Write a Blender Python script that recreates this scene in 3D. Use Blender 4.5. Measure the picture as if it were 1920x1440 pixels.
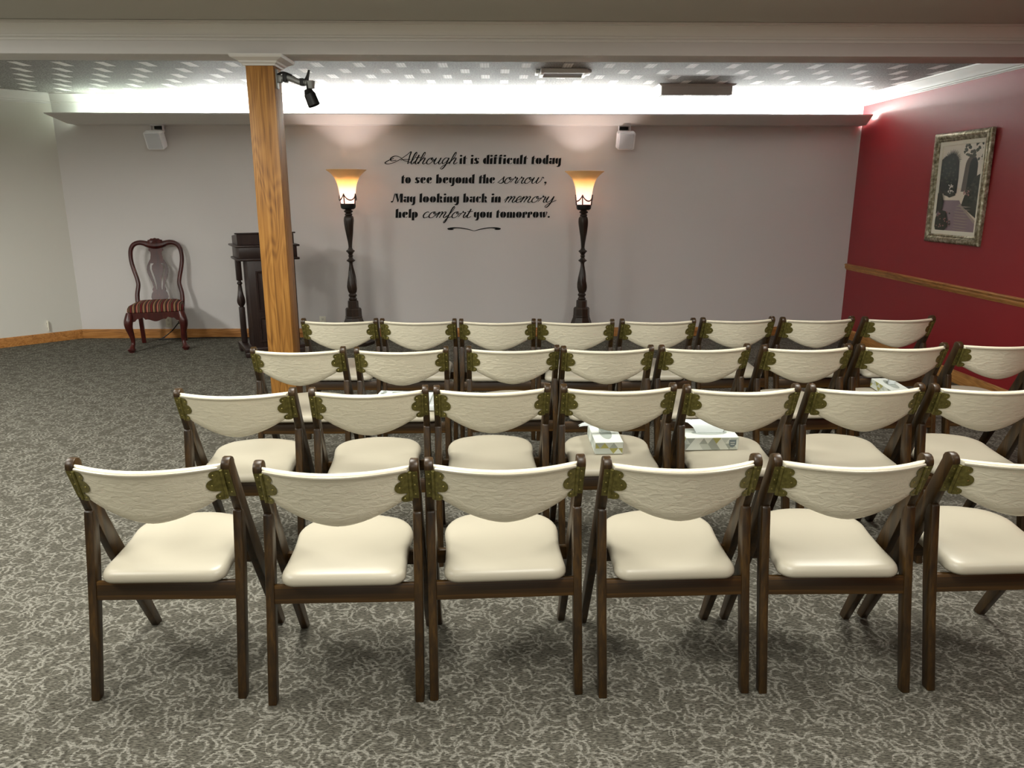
import bpy, bmesh, math, random
from mathutils import Vector, Matrix
random.seed(7)
PI = math.pi
scene = bpy.context.scene
C = scene.collection
for o in list(bpy.data.objects):
    bpy.data.objects.remove(o)

# ------------------------------------------------------------------ camera
cam_d = bpy.data.cameras.new('camera')
cam = bpy.data.objects.new('camera', cam_d)
C.objects.link(cam)
cam_d.sensor_fit = 'HORIZONTAL'
cam_d.sensor_width = 36.0
cam_d.lens = 1415.5 / 1920 * 36.0
cam_d.clip_start = 0.05
cam.location = (0, 0, 1.6)
cam.rotation_euler = (math.radians(90 - 14.1385), 0, math.radians(-1.214))
scene.camera = cam

# ------------------------------------------------------------------ world, exposure, lights
w = bpy.data.worlds.new('world')
scene.world = w
w.use_nodes = True
w.node_tree.nodes['Background'].inputs[0].default_value = (0.9, 0.95, 1.0, 1)
w.node_tree.nodes['Background'].inputs[1].default_value = 0.0
vs = scene.view_settings
vs.view_transform = 'Standard'
vs.look = 'None'
vs.gamma = 1.0
vs.use_curve_mapping = False
vs.exposure = 0.55
try:
    scene.cycles.max_bounces = 10
    scene.cycles.diffuse_bounces = 6
    scene.cycles.sample_clamp_indirect = 6
    scene.cycles.caustics_reflective = False
    scene.cycles.caustics_refractive = False
except Exception:
    pass


def area(name, loc, sx, sy, power, col, rot=(0, 0, 0), spread=180):
    l = bpy.data.lights.new(name, 'AREA')
    l.shape = 'RECTANGLE'
    l.size = sx
    l.size_y = sy
    l.energy = power
    l.color = col
    l.spread = math.radians(spread)
    o = bpy.data.objects.new(name, l)
    o.location = loc
    o.rotation_euler = rot
    C.objects.link(o)
    return o


WARM = (1.0, 0.985, 0.915)
# fluorescent ceiling fixtures of the seating half of the room (out of view); the left-aisle one is added to brighten the far floor
for (x, y, p) in ((-2.7, 1.1, 40), (0.4, 1.05, 32), (3.1, 1.0, 9), (-1.0, -1.8, 34), (1.6, -1.8, 24), (-5.0, 4.2, 90), (-3.0, 3.2, 36), (-0.9, 2.9, 42), (2.0, 3.0, 38)):
    area('unseen_ceiling_light', (x, y, 2.615), 0.55, 1.15, p, WARM)
COVE_GLOW = 135.0        # radiance of the fluorescent tubes lying in the light cove

# ------------------------------------------------------------------ node helpers
def srgb(r, g, b):
    def f(c):
        c /= 255.0
        return c / 12.92 if c <= 0.04045 else ((c + 0.055) / 1.055) ** 2.4
    return (f(r), f(g), f(b), 1.0)


class NT:
    def __init__(s, name):
        s.m = bpy.data.materials.new(name)
        s.m.use_nodes = True
        s.t = s.m.node_tree
        s.b = s.t.nodes['Principled BSDF']
        s.tc = None

    def n(s, t, **kw):
        nd = s.t.nodes.new(t)
        for k, v in kw.items():
            if k.startswith('i_'):
                nd.inputs[int(k[2:]) if k[2:].isdigit() else k[2:].replace('_', ' ')].default_value = v
            else:
                setattr(nd, k, v)
        return nd

    def lk(s, a, b):
        s.t.links.new(a, b)

    def co(s, scale=(1, 1, 1), rot=(0, 0, 0), loc=(0, 0, 0)):
        if s.tc is None:
            s.tc = s.n('ShaderNodeTexCoord')
        mp = s.n('ShaderNodeMapping')
        mp.inputs['Scale'].default_value = scale
        mp.inputs['Rotation'].default_value = rot
        mp.inputs['Location'].default_value = loc
        s.lk(s.tc.outputs['Object'], mp.inputs['Vector'])
        return mp.outputs[0]

    def noise(s, vec, scale, detail=3, rough=0.55, dist=0.0):
        nd = s.n('ShaderNodeTexNoise')
        nd.inputs['Scale'].default_value = scale
        nd.inputs['Detail'].default_value = detail
        nd.inputs['Roughness'].default_value = rough
        nd.inputs['Distortion'].default_value = dist
        if vec is not None:
            s.lk(vec, nd.inputs['Vector'])
        return nd

    def math(s, op, a, b=None, c=None, clamp=False):
        nd = s.n('ShaderNodeMath')
        nd.operation = op
        nd.use_clamp = clamp
        for i, v in enumerate((a, b, c)):
            if v is None:
                continue
            if isinstance(v, (int, float)):
                nd.inputs[i].default_value = v
            else:
                s.lk(v, nd.inputs[i])
        return nd.outputs[0]

    def ramp(s, fac, stops, interp='LINEAR'):
        nd = s.n('ShaderNodeValToRGB')
        nd.color_ramp.interpolation = interp
        el = nd.color_ramp.elements
        while len(el) > 1:
            el.remove(el[-1])
        el[0].position = stops[0][0]
        el[0].color = stops[0][1]
        for p, c in stops[1:]:
            e = el.new(p)
            e.color = c
        s.lk(fac, nd.inputs[0])
        return nd.outputs[0]

    def mix(s, fac, a, b, mode='MIX'):
        nd = s.n('ShaderNodeMixRGB')
        nd.blend_type = mode
        for i, v in enumerate((fac, a, b)):
            if isinstance(v, (int, float)):
                nd.inputs[i].default_value = v
            elif isinstance(v, tuple):
                nd.inputs[i].default_value = v
            else:
                s.lk(v, nd.inputs[i])
        return nd.outputs[0]

    def bump(s, h, strength=0.2, dist=0.01):
        nd = s.n('ShaderNodeBump')
        nd.inputs['Strength'].default_value = strength
        nd.inputs['Distance'].default_value = dist
        s.lk(h, nd.inputs['Height'])
        s.lk(nd.outputs[0], s.b.inputs['Normal'])

    def set(s, col=None, rough=0.5, metal=0.0, spec=0.5):
        if col is not None:
            if isinstance(col, tuple):
                s.b.inputs['Base Color'].default_value = col
            else:
                s.lk(col, s.b.inputs['Base Color'])
        s.b.inputs['Roughness'].default_value = rough
        s.b.inputs['Metallic'].default_value = metal
        s.b.inputs['Specular IOR Level'].default_value = spec
        return s.m


def paint(name, col, rough=0.6, var=0.04, bump=0.03, spec=0.35, scale=60):
    t = NT(name)
    v = t.co()
    n1 = t.noise(v, 1.3, 3)
    c2 = tuple(max(0, x * (1 - var * 2)) for x in col[:3]) + (1,)
    t.set(t.mix(n1.outputs[0], c2, col), rough, 0, spec)
    n2 = t.noise(v, scale, 4)
    if bump:
        t.bump(n2.outputs[0], bump, 0.004)
    return t.m


def wood(name, dark, mid, light, axis='z', freq=26.0, rough=0.45, spec=0.4, cath=0.0, bump=0.03):
    t = NT(name)
    k = 1.1
    sc = {'x': (k, freq, freq), 'y': (freq, k, freq), 'z': (freq, freq, k)}[axis]
    v = t.co(sc)
    n1 = t.noise(v, 1.0, 4, 0.6, 0.6)
    sc2 = {'x': (k * 2, freq * 6, freq * 6), 'y': (freq * 6, k * 2, freq * 6), 'z': (freq * 6, freq * 6, k * 2)}[axis]
    n2 = t.noise(t.co(sc2), 1.0, 2, 0.6)
    f = t.math('ADD', t.math('MULTIPLY', n1.outputs[0], 0.72), t.math('MULTIPLY', n2.outputs[0], 0.28))
    if cath > 0:
        sc3 = {'x': (.9, 6, 6), 'y': (6, .9, 6), 'z': (6, 6, .9)}[axis]
        n3 = t.noise(t.co(sc3), 1.0, 2, 0.5, 0.3)
        ring = t.math('SINE', t.math('MULTIPLY', n3.outputs[0], 120.0))
        ring = t.math('MULTIPLY_ADD', ring, 0.5 * cath, 0.0)
        f = t.math('ADD', f, ring)
    col = t.ramp(f, [(0.30, dark), (0.5, mid), (0.68, light)])
    t.set(col, rough, 0, spec)
    t.bump(f, bump, 0.002)
    return t.m


# ------------------------------------------------------------------ materials
M = {}
M['wall_grey'] = paint('taupe_wall_paint', srgb(226, 222, 220), 0.62, 0.02)
M['wall_left'] = paint('pale_wall_paint', srgb(224, 222, 213), 0.62, 0.02)
M['wall_red'] = paint('burgundy_wall_paint', srgb(146, 32, 39), 0.42, 0.04, 0.02, 0.5)
M['trim'] = paint('warm_white_trim_paint', srgb(216, 214, 211), 0.5, 0.02, 0.01)
M['white_trim'] = paint('white_trim_paint', srgb(232, 231, 226), 0.5, 0.02, 0.01)
M['ceil_plain'] = paint('plain_ceiling_paint', srgb(198, 196, 188), 0.8, 0.03)
M['oak'] = wood('golden_oak', srgb(98, 62, 26), srgb(162, 112, 52), srgb(186, 136, 68), 'z', 100, 0.42, 0.4, 0.10)
M['oak_x'] = wood('golden_oak_x', srgb(128, 78, 34), srgb(180, 122, 60), srgb(198, 142, 80), 'x', 26, 0.45, 0.4, 0.12)
M['oak_y'] = wood('golden_oak_y', srgb(128, 82, 40), srgb(176, 124, 64), srgb(200, 150, 88), 'y', 26, 0.42, 0.4, 0.12)
M['walnut'] = wood('walnut_stained_wood', srgb(22, 15, 7), srgb(52, 35, 12), srgb(80, 56, 21), 'z', 30, 0.38, 0.45)
M['walnut_x'] = wood('walnut_stained_rail', srgb(22, 15, 7), srgb(54, 36, 12), srgb(86, 59, 22), 'x', 30, 0.38, 0.45)
M['mahogany'] = wood('mahogany', srgb(44, 14, 11), srgb(66, 22, 18), srgb(84, 32, 25), 'z', 24, 0.3, 0.5)
M['espresso'] = wood('dark_espresso_wood', srgb(34, 24, 22), srgb(50, 36, 32), srgb(62, 46, 40), 'z', 24, 0.35, 0.5)
M['lamp_wood'] = wood('dark_carved_lamp_wood', srgb(30, 22, 16), srgb(48, 36, 27), srgb(64, 48, 36), 'z', 20, 0.36, 0.5)
M['black'] = NT('black_metal').set(srgb(26, 26, 25), 0.45, 0.3)
M['black_rubber'] = NT('black_rubber').set(srgb(18, 17, 16), 0.55)
M['grey_metal'] = NT('grey_painted_metal').set(srgb(140, 142, 138), 0.4, 0.4)
M['white_plastic'] = NT('white_plastic').set(srgb(246, 246, 250), 0.35)
M['grille'] = NT('pale_speaker_grille').set(srgb(218, 220, 226), 0.6)
M['ivory'] = NT('ivory_plastic').set(srgb(240, 236, 220), 0.35)
M['dark_slot'] = NT('dark_slot').set(srgb(24, 22, 20), 0.7)
M['vinyl_black'] = NT('black_vinyl_lettering').set(srgb(7, 6, 7), 0.6, 0, 0.25)
M['screw'] = NT('brass_screw').set(srgb(170, 158, 96), 0.3, 0.9)


def mk_brass():
    t = NT('aged_olive_brass')
    n = t.noise(t.co(), 70, 3)
    t.set(t.ramp(n.outputs[0], [(0.35, srgb(96, 90, 44)), (0.65, srgb(128, 120, 64))]), 0.42, 0.55)
    return t.m


M['brass'] = mk_brass()


def mk_vinyl(name, col, bump=0.18):
    t = NT(name)
    v = t.co((1, 1, 2.2))
    n = t.noise(v, 26, 4, 0.6, 0.8)
    n2 = t.noise(t.co(), 4, 2)
    c2 = tuple(x * 0.9 for x in col[:3]) + (1,)
    t.set(t.mix(n2.outputs[0], c2, col), 0.36, 0, 0.5)
    t.bump(n.outputs[0], bump, 0.006)
    return t.m


M['seat'] = mk_vinyl('cream_vinyl_darkened', srgb(180, 173, 154), 0.06)  # same vinyl as the backs, colour darkened to offset strong overhead light
M['back'] = mk_vinyl('cream_vinyl_lightened', srgb(230, 223, 199), 0.6)  # same vinyl as the seats, colour lightened because little light reaches the backs


def mk_carpet():
    t = NT('patterned_loop_carpet')
    base = t.co()
    warp = t.noise(base, 7, 2)
    wv = t.n('ShaderNodeVectorMath', operation='MULTIPLY_ADD')
    t.lk(warp.outputs['Color'], wv.inputs[0])
    wv.inputs[1].default_value = (0.07, 0.07, 0)
    t.lk(base, wv.inputs[2])

    def vor(scale, off):
        mp = t.n('ShaderNodeMapping')
        mp.inputs['Location'].default_value = (off, off * 0.7, 0)
        t.lk(wv.outputs[0], mp.inputs[0])
        vo = t.n('ShaderNodeTexVoronoi')
        vo.voronoi_dimensions = '2D'
        vo.inputs['Scale'].default_value = scale
        t.lk(mp.outputs[0], vo.inputs['Vector'])
        return vo
    masks = []
    fray = t.noise(t.co((90, 150, 1)), 1.0, 2, 0.6)
    for sc, off in ((12.5, 0.0), (14.0, 3.3)):
        vo = vor(sc, off)
        mp = t.n('ShaderNodeMapping')
        mp.inputs['Location'].default_value = (off, off * 0.7, 0)
        t.lk(wv.outputs[0], mp.inputs[0])
        rel = t.n('ShaderNodeVectorMath', operation='SUBTRACT')
        t.lk(mp.outputs[0], rel.inputs[0])
        t.lk(vo.outputs['Position'], rel.inputs[1])
        rs = t.n('ShaderNodeSeparateXYZ')
        t.lk(rel.outputs[0], rs.inputs[0])
        cs = t.n('ShaderNodeSeparateColor')
        t.lk(vo.outputs['Color'], cs.inputs[0])
        an = t.math('MULTIPLY', cs.outputs[0], 2 * PI)
        dt = t.math('ADD', t.math('MULTIPLY', rs.outputs[0], t.math('COSINE', an)), t.math('MULTIPLY', rs.outputs[1], t.math('SINE', an)))
        side = t.math('MULTIPLY', t.math('ADD', dt, 0.012), 90.0, clamp=True)
        dd = t.math('MULTIPLY_ADD', t.math('SUBTRACT', fray.outputs[0], 0.5), 0.34, vo.outputs['Distance'])
        s_ = t.math('SINE', t.math('MULTIPLY', dd, 2 * PI * 3.3))
        line = t.math('MULTIPLY', t.math('SUBTRACT', s_, 0.18), 1.35, clamp=True)
        far = t.math('GREATER_THAN', dd, 0.2)
        masks.append(t.math('MULTIPLY', t.math('MULTIPLY', line, side), far))
    pat = t.math('MAXIMUM', masks[0], masks[1])
    # short woven dashes running across the room
    dash = t.noise(t.co((60, 260, 1)), 1.0, 2, 0.6)
    dv = t.math('MULTIPLY', t.math('SUBTRACT', dash.outputs[0], 0.40), 4.5, clamp=True)
    fine = t.noise(t.co((330, 420, 1)), 1.0, 1)
    pat2 = t.math('MULTIPLY', pat, t.math('MULTIPLY_ADD', dv, 0.55, 0.32))
    dark = t.mix(dv, srgb(50, 48, 41), srgb(114, 111, 100))
    dark = t.mix(t.math('MULTIPLY', fine.outputs[0], 0.55), dark, srgb(74, 71, 63))
    light = t.mix(fine.outputs[0], srgb(136, 134, 124), srgb(166, 163, 152))
    col = t.mix(pat2, dark, light)
    t.set(col, 0.95, 0, 0.1)
    hgt = t.math('ADD', t.math('MULTIPLY', pat2, 0.6), t.math('MULTIPLY', dash.outputs[0], 0.6))
    t.bump(hgt, 0.15, 0.003)
    return t.m


M['carpet'] = mk_carpet()


def mk_tile(name='patterned_ceiling_tile'):
    t = NT(name)
    v = t.co()
    sep = t.n('ShaderNodeSeparateXYZ')
    t.lk(v, sep.inputs[0])
    X, Y = sep.outputs[0], sep.outputs[1]
    vv = t.math('MULTIPLY', t.math('SUBTRACT', Y, 6.544 - 0.314 * 20), 1 / 0.314)
    row = t.math('FLOOR', vv)
    fv = t.math('FRACT', vv)
    odd = t.math('MULTIPLY', t.math('MODULO', row, 2.0), 0.5)
    uu = t.math('ADD', t.math('MULTIPLY', t.math('SUBTRACT', X, 0.605 - 0.345 * 40.5), 1 / 0.345), odd)
    fu = t.math('FRACT', uu)
    mu = t.math('LESS_THAN', t.math('ABSOLUTE', t.math('SUBTRACT', fu, 0.5)), 0.112)
    mv = t.math('LESS_THAN', t.math('ABSOLUTE', t.math('SUBTRACT', fv, 0.5)), 0.345)
    rect = t.math('MULTIPLY', mu, mv)
    seam = t.math('GREATER_THAN', t.math('ABSOLUTE', t.math('SUBTRACT', fv, 0.5)), 0.485)
    st = t.math('GREATER_THAN', t.math('SINE', t.math('MULTIPLY', fu, 2 * PI * 14)), -0.6)
    sp = t.noise(v, 70, 2)
    base = t.ramp(sp.outputs[0], [(0.36, srgb(108, 106, 103)), (0.62, srgb(168, 166, 162))])
    rc = t.mix(st, srgb(214, 212, 208), srgb(250, 249, 247))  # pale rectangles: sheen on the tiles put into the colour
    col = t.mix(rect, base, rc)
    col = t.mix(t.math('MULTIPLY', seam, 0.5), col, srgb(90, 88, 84))
    t.set(col, 0.75, 0, 0.3)
    t.bump(sp.outputs[0], 0.25, 0.004)
    return t.m


M['tile'] = mk_tile()


def mk_stripe():
    t = NT('striped_seat_fabric')
    v = t.co()
    sep = t.n('ShaderNodeSeparateXYZ')
    t.lk(v, sep.inputs[0])
    f = t.math('FRACT', t.math('MULTIPLY', t.math('ADD', sep.outputs[0], 2.0), 1 / 0.098))
    col = t.ramp(f, [(0.0, srgb(104, 34, 34)), (0.16, srgb(40, 26, 24)), (0.24, srgb(150, 118, 84)), (0.36, srgb(96, 74, 54)),
                     (0.46, srgb(44, 28, 26)), (0.56, srgb(120, 44, 42)), (0.66, srgb(176, 128, 104)), (0.74, srgb(60, 34, 30)),
                     (0.84, srgb(112, 92, 66)), (0.94, srgb(52, 28, 26))], 'CONSTANT')
    t.set(col, 0.8, 0, 0.2)
    return t.m


M['stripe'] = mk_stripe()


def mk_frame():
    t = NT('mottled_silver_gilt')
    n = t.noise(t.co(), 30, 4, 0.6)
    t.set(t.ramp(n.outputs[0], [(0.35, srgb(96, 88, 66)), (0.5, srgb(150, 142, 116)), (0.66, srgb(206, 200, 180))]), 0.34, 0.55)
    return t.m


M['gilt'] = mk_frame()


def mk_shade():
    t = NT('amber_rimmed_opal_glass')
    v = t.co()
    sep = t.n('ShaderNodeSeparateXYZ')
    t.lk(v, sep.inputs[0])
    f = t.math('MULTIPLY', t.math('SUBTRACT', sep.outputs[2], 1.47), 1 / 0.37)
    col = t.ramp(f, [(0.0, srgb(255, 236, 236)), (0.5, srgb(255, 240, 226)), (0.66, srgb(250, 228, 180)), (1.0, srgb(240, 214, 170))])
    out = t.t.nodes['Material Output']
    tr = t.n('ShaderNodeBsdfTranslucent')
    t.lk(col, tr.inputs[0])
    t.set(col, 0.25, 0, 0.5)
    ms = t.n('ShaderNodeMixShader')
    ms.inputs[0].default_value = 0.42
    t.lk(t.b.outputs[0], ms.inputs[1])
    t.lk(tr.outputs[0], ms.inputs[2])
    t.lk(ms.outputs[0], out.inputs[0])
    return t.m


M['shade'] = mk_shade()
for nm, c in dict(tissue=(232, 240, 240), box_white=(222, 228, 220), box_grey=(164, 172, 164), box_pale=(198, 206, 198), box_gold=(168, 166, 96),
                  box_mark=(116, 130, 136), p_cream=(244, 236, 222), p_tree=(36, 40, 35), p_tree2=(78, 82, 68), p_arch=(104, 95, 88), p_path=(240, 228, 210),
                  p_shadow=(150, 132, 138), p_shrub=(56, 58, 48), p_flower=(252, 246, 238), p_pink=(172, 126, 122), p_edge=(176, 162, 152), p_dark=(30, 32, 30),
                  linen=(246, 240, 222)).items():
    M[nm] = NT('paint_' + nm if nm.startswith('p_') else nm + '_surface').set(srgb(*c), 0.6 if nm != 'tissue' else 0.8)


# ------------------------------------------------------------------ mesh builder
class MB:
    def __init__(s):
        s.bm = bmesh.new()

    def quad(s, pts, mi=0):
        f = s.bm.faces.new([s.bm.verts.new(p) for p in pts])
        f.material_index = mi
        return f

    def box(s, c, d, rot=None, bev=0.0, mi=0, seg=2):
        t = bmesh.new()
        bmesh.ops.create_cube(t, size=1.0)
        for v in t.verts:
            v.co = Vector((v.co.x * d[0], v.co.y * d[1], v.co.z * d[2]))
        if bev:
            bmesh.ops.bevel(t, geom=list(t.edges), offset=min(bev, min(d) * 0.45), segments=seg, profile=0.5, affect='EDGES')
        m = Matrix.Translation(Vector(c)) @ (rot.to_4x4() if rot is not None else Matrix())
        s.merge(t, m, mi)
        return s

    def merge(s, t, m=None, mi=0):
        mp = {}
        for v in t.verts:
            mp[v] = s.bm.verts.new(m @ v.co if m is not None else v.co)
        for f in t.faces:
            try:
                g = s.bm.faces.new([mp[v] for v in f.verts])
                g.material_index = mi
            except ValueError:
                pass
        t.free()

    def prism(s, pts, a, b, fn=None, bev=0.0, mi=0, seg=1):
        """polygon pts (u,v) extruded from w=a to w=b; fn maps (u,v,w) to xyz"""
        fn = fn or (lambda u, v, w_: (u, v, w_))
        t = bmesh.new()
        A = [t.verts.new((p[0], p[1], a)) for p in pts]
        B = [t.verts.new((p[0], p[1], b)) for p in pts]
        t.faces.new(A)
        t.faces.new(B)
        n = len(pts)
        for i in range(n):
            t.faces.new((A[i], A[(i + 1) % n], B[(i + 1) % n], B[i]))
        bmesh.ops.recalc_face_normals(t, faces=t.faces)
        if bev:
            es = [e for e in t.edges if len(e.link_faces) == 2 and e.calc_face_angle(0) > 0.6]
            bmesh.ops.bevel(t, geom=es, offset=bev, segments=seg, profile=0.5, affect='EDGES')
        for v in t.verts:
            v.co = Vector(fn(*v.co))
        s.merge(t, None, mi)
        return s

    def rings(s, rr, closed=True, cap=True, mi=0, loop=False):
        R = [[s.bm.verts.new(p) for p in r] for r in rr]
        n = len(R[0])
        m = len(R)
        for i in range(m if loop else m - 1):
            for j in range(n if closed else n - 1):
                k = (j + 1) % n
                try:
                    f = s.bm.faces.new((R[i][j], R[i][k], R[(i + 1) % m][k], R[(i + 1) % m][j]))
                    f.material_index = mi
                except ValueError:
                    pass
        if cap and closed and not loop:
            for r in (R[0], R[-1]):
                try:
                    f = s.bm.faces.new(r)
                    f.material_index = mi
                except ValueError:
                    pass
        return s

    def lathe(s, prof, seg=24, fn=None, cap=True, mi=0, off=(0, 0, 0)):
        rr = []
        for r, z in prof:
            ring = []
            for k in range(seg):
                a = 2 * PI * k / seg
                q = r * (fn(a, z) if fn else 1.0)
                ring.append((off[0] + q * math.cos(a), off[1] + q * math.sin(a), off[2] + z))
            rr.append(ring)
        return s.rings(rr, True, cap, mi)

    def tube(s, path, rad, sides=8, mi=0, cap=True, flat=1.0):
        P = [Vector(p) for p in path]
        n = len(P)
        rads = rad if isinstance(rad, (list, tuple)) else [rad] * n
        T = [(P[min(i + 1, n - 1)] - P[max(i - 1, 0)]).normalized() for i in range(n)]
        up = Vector((0, 0, 1)) if abs(T[0].z) < 0.9 else Vector((1, 0, 0))
        N = (up - T[0] * up.dot(T[0])).normalized()
        rr = []
        for i in range(n):
            N = (N - T[i] * N.dot(T[i]))
            N = N.normalized() if N.length > 1e-6 else Vector((1, 0, 0))
            B = T[i].cross(N)
            rr.append([tuple(P[i] + N * math.cos(2 * PI * k / sides) * rads[i] + B * math.sin(2 * PI * k / sides) * rads[i] * flat) for k in range(sides)])
        return s.rings(rr, True, cap, mi)

    def sphere(s, c, r, mi=0, sub=1, sc=(1, 1, 1)):
        t = bmesh.new()
        bmesh.ops.create_icosphere(t, subdivisions=sub, radius=r)
        for v in t.verts:
            v.co = Vector((v.co.x * sc[0], v.co.y * sc[1], v.co.z * sc[2]))
        s.merge(t, Matrix.Translation(Vector(c)), mi)
        return s

    def build(s, name, mats, parent=None, smooth=35):
        bmesh.ops.recalc_face_normals(s.bm, faces=s.bm.faces)
        if smooth:
            ang = math.radians(smooth)
            for f in s.bm.faces:
                f.smooth = True
            for e in s.bm.edges:
                if len(e.link_faces) == 2 and e.calc_face_angle(0) > ang:
                    e.smooth = False
        me = bpy.data.meshes.new(name)
        s.bm.to_mesh(me)
        s.bm.free()
        for m in (mats if isinstance(mats, (list, tuple)) else [mats]):
            me.materials.append(m)
        o = bpy.data.objects.new(name, me)
        C.objects.link(o)
        if parent is not None:
            o.parent = parent
        return o


def tag(o, label, cat, group=None):
    o['label'] = label
    o['category'] = cat
    if group:
        o['group'] = group
    return o


def thing(name, label, cat, loc=(0, 0, 0), rz=0.0, group=None):
    o = bpy.data.objects.new(name, None)
    o.empty_display_size = 0.1
    C.objects.link(o)
    o.location = loc
    o.rotation_euler = (0, 0, rz)
    return tag(o, label, cat, group)


def struct(name, mb, mat, smooth=35):
    o = mb.build(name, mat, None, smooth)
    o['kind'] = 'structure'
    return o


def crom(pts, n=6):
    """Catmull-Rom through 2-D or 3-D points"""
    P = [pts[0]] + list(pts) + [pts[-1]]
    out = []
    for i in range(1, len(P) - 2):
        for k in range(n):
            t = k / n
            q = []
            for d in range(len(pts[0])):
                p0, p1, p2, p3 = P[i - 1][d], P[i][d], P[i + 1][d], P[i + 2][d]
                q.append(0.5 * (2 * p1 + (p2 - p0) * t + (2 * p0 - 5 * p1 + 4 * p2 - p3) * t * t + (3 * p1 - p0 - 3 * p2 + p3) * t ** 3))
            out.append(tuple(q))
    out.append(tuple(pts[-1]))
    return out


# ------------------------------------------------------------------ room shell
XR, YB, ZC = 4.008, 8.61, 2.63
LX, LY = -4.72, 8.61                       # where the far wall meets the angled left wall
DX, DY = -0.720, -0.694                    # direction of the angled wall
AL = 3.6
AX, AY = LX + DX * AL, LY + DY * AL
REAR = -4.5

mb = MB()
mb.box((-1.7, 2.1, -0.05), (11.8, 13.4, 0.1))
struct('floor', mb, M['carpet'])
mb = MB()
mb.box((-1.7, 0.33, ZC + 0.05), (11.8, 9.7, 0.1))
struct('ceiling', mb, M['ceil_plain'])
mb = MB()
mb.box((-1.7, 7.0, ZC + 0.05), (11.8, 3.64, 0.1))
struct('ceiling', mb, M['tile'])

mb = MB()
mb.box(((LX + XR) / 2, YB + 0.06, 1.2), (XR - LX + 0.24, 0.12, 2.4))
mb.box(((LX + XR) / 2, YB + 0.06, 2.515), (XR - LX + 0.24, 0.12, 0.23), mi=1)
struct('wall_back', mb, [M['wall_grey'], M['white_trim']], 0)
mb = MB()
mb.box((XR + 0.06, 2.1, ZC / 2), (0.12, 13.3, ZC))
struct('wall_right', mb, M['wall_red'], 0)
mb = MB()
nx, ny = -DY, DX                           # inward? outward normal computed below
nx, ny = (-0.694, 0.720)                   # outward (away from the room)
mb.prism([(LX, LY), (AX, AY), (AX + nx * 0.12, AY + ny * 0.12), (LX + nx * 0.12, LY + ny * 0.12)], 0, ZC)
mb.prism([(AX, AY), (AX, REAR), (AX - 0.12, REAR), (AX - 0.12, AY + 0.05)], 0, ZC)
struct('wall_left', mb, M['wall_left'], 0)
mb = MB()
mb.box((-1.7, REAR - 0.06, ZC / 2), (11.8, 0.12, ZC))
struct('wall_rear', mb, M['wall_left'], 0)


def sweep(prof, a, b, out, z0, name, mat, ext=0.0):
    """prof: list of (outward, dz); swept straight from a to b along a wall, 'out' is the 2-D direction into the room"""
    mb_ = MB()
    d = Vector((b[0] - a[0], b[1] - a[1])).normalized()
    A = (a[0] - d.x * ext, a[1] - d.y * ext)
    B = (b[0] + d.x * ext, b[1] + d.y * ext)
    r = []
    for P in (A, B):
        r.append([(P[0] + out[0] * o_, P[1] + out[1] * o_, z0 + z_) for o_, z_ in prof])
    mb_.rings(r, True, True)
    return struct(name, mb_, mat, 30)


# oak baseboards
bb = [(0, 0), (0.016, 0), (0.016, 0.078), (0.012, 0.094), (0.004, 0.102), (0, 0.102)]
o = sweep(bb, (LX, YB), (XR, YB), (0, -1), 0, 'baseboard_back', M['oak_x'])
sweep([(0, 0), (0.016, 0), (0.016, 0.085), (0.012, 0.1), (0.004, 0.108), (0, 0.108)], (XR, -4.4), (XR, YB - 0.017), (-1, 0), 0, 'baseboard_right', M['oak_y'])
inL = (0.694, -0.720)
sweep(bb, (LX, LY), (AX, AY), inL, 0, 'baseboard_left', M['oak_x'], -0.008)
# oak chair rail on the burgundy wall
rail = [(0, 0), (0.008, 0), (0.012, 0.012), (0.02, 0.016), (0.024, 0.03), (0.018, 0.04), (0.026, 0.048), (0.03, 0.058), (0.02, 0.066), (0, 0.068)]
sweep(rail, (XR, -4.4), (XR, YB - 0.001), (-1, 0), 0.762, 'trim_1', M['oak_y'])
# crown mouldings


def crown(h, d):
    return [(0, 0), (0.006, 0), (0.008, h * .06), (0.018, h * .10), (0.018, h * .2), (0.03, h * .24), (0.034, h * .34), (d * .55, h * .52), (d * .78, h * .72), (d * .92, h * .86), (d, h * .88), (d, h), (0, h)]


sweep(crown(0.105, 0.085), (XR, 5.37), (XR, YB), (-1, 0), ZC - 0.105, 'trim_2', M['white_trim'])
sweep(crown(0.105, 0.085), (LX, LY), (AX, AY), inL, ZC - 0.105, 'trim_3', M['white_trim'])
sweep(crown(0.105, 0.085), (LX, YB), (XR, YB), (0, -1), ZC - 0.105, 'trim_4', M['white_trim'])

# ceiling beam with its crown moulding
BY0, BY1, BZ = 5.12, 5.365, 2.447
mb = MB()
mb.box(((AX + XR) / 2, (BY0 + BY1) / 2, (BZ + ZC) / 2), (XR - AX, BY1 - BY0, ZC - BZ), bev=0.003)
o = struct('ceiling_beam', mb, M['trim'])
sweep([(0, 0), (0.013, 0), (0.013, 0.011), (0.006, 0.013), (0.006, 0.017), (0.021, 0.019), (0.021, 0.030), (0.014, 0.033), (0.017, 0.045), (0.026, 0.06), (0.042, 0.074), (0.06, 0.083), (0.064, 0.085), (0.064, 0.088), (0.076, 0.0885), (0.076, 0.103), (0, 0.103)],
      (AX, BY0), (XR, BY0), (0, -1), ZC - 0.105, 'trim_5', M['white_trim'])

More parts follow.
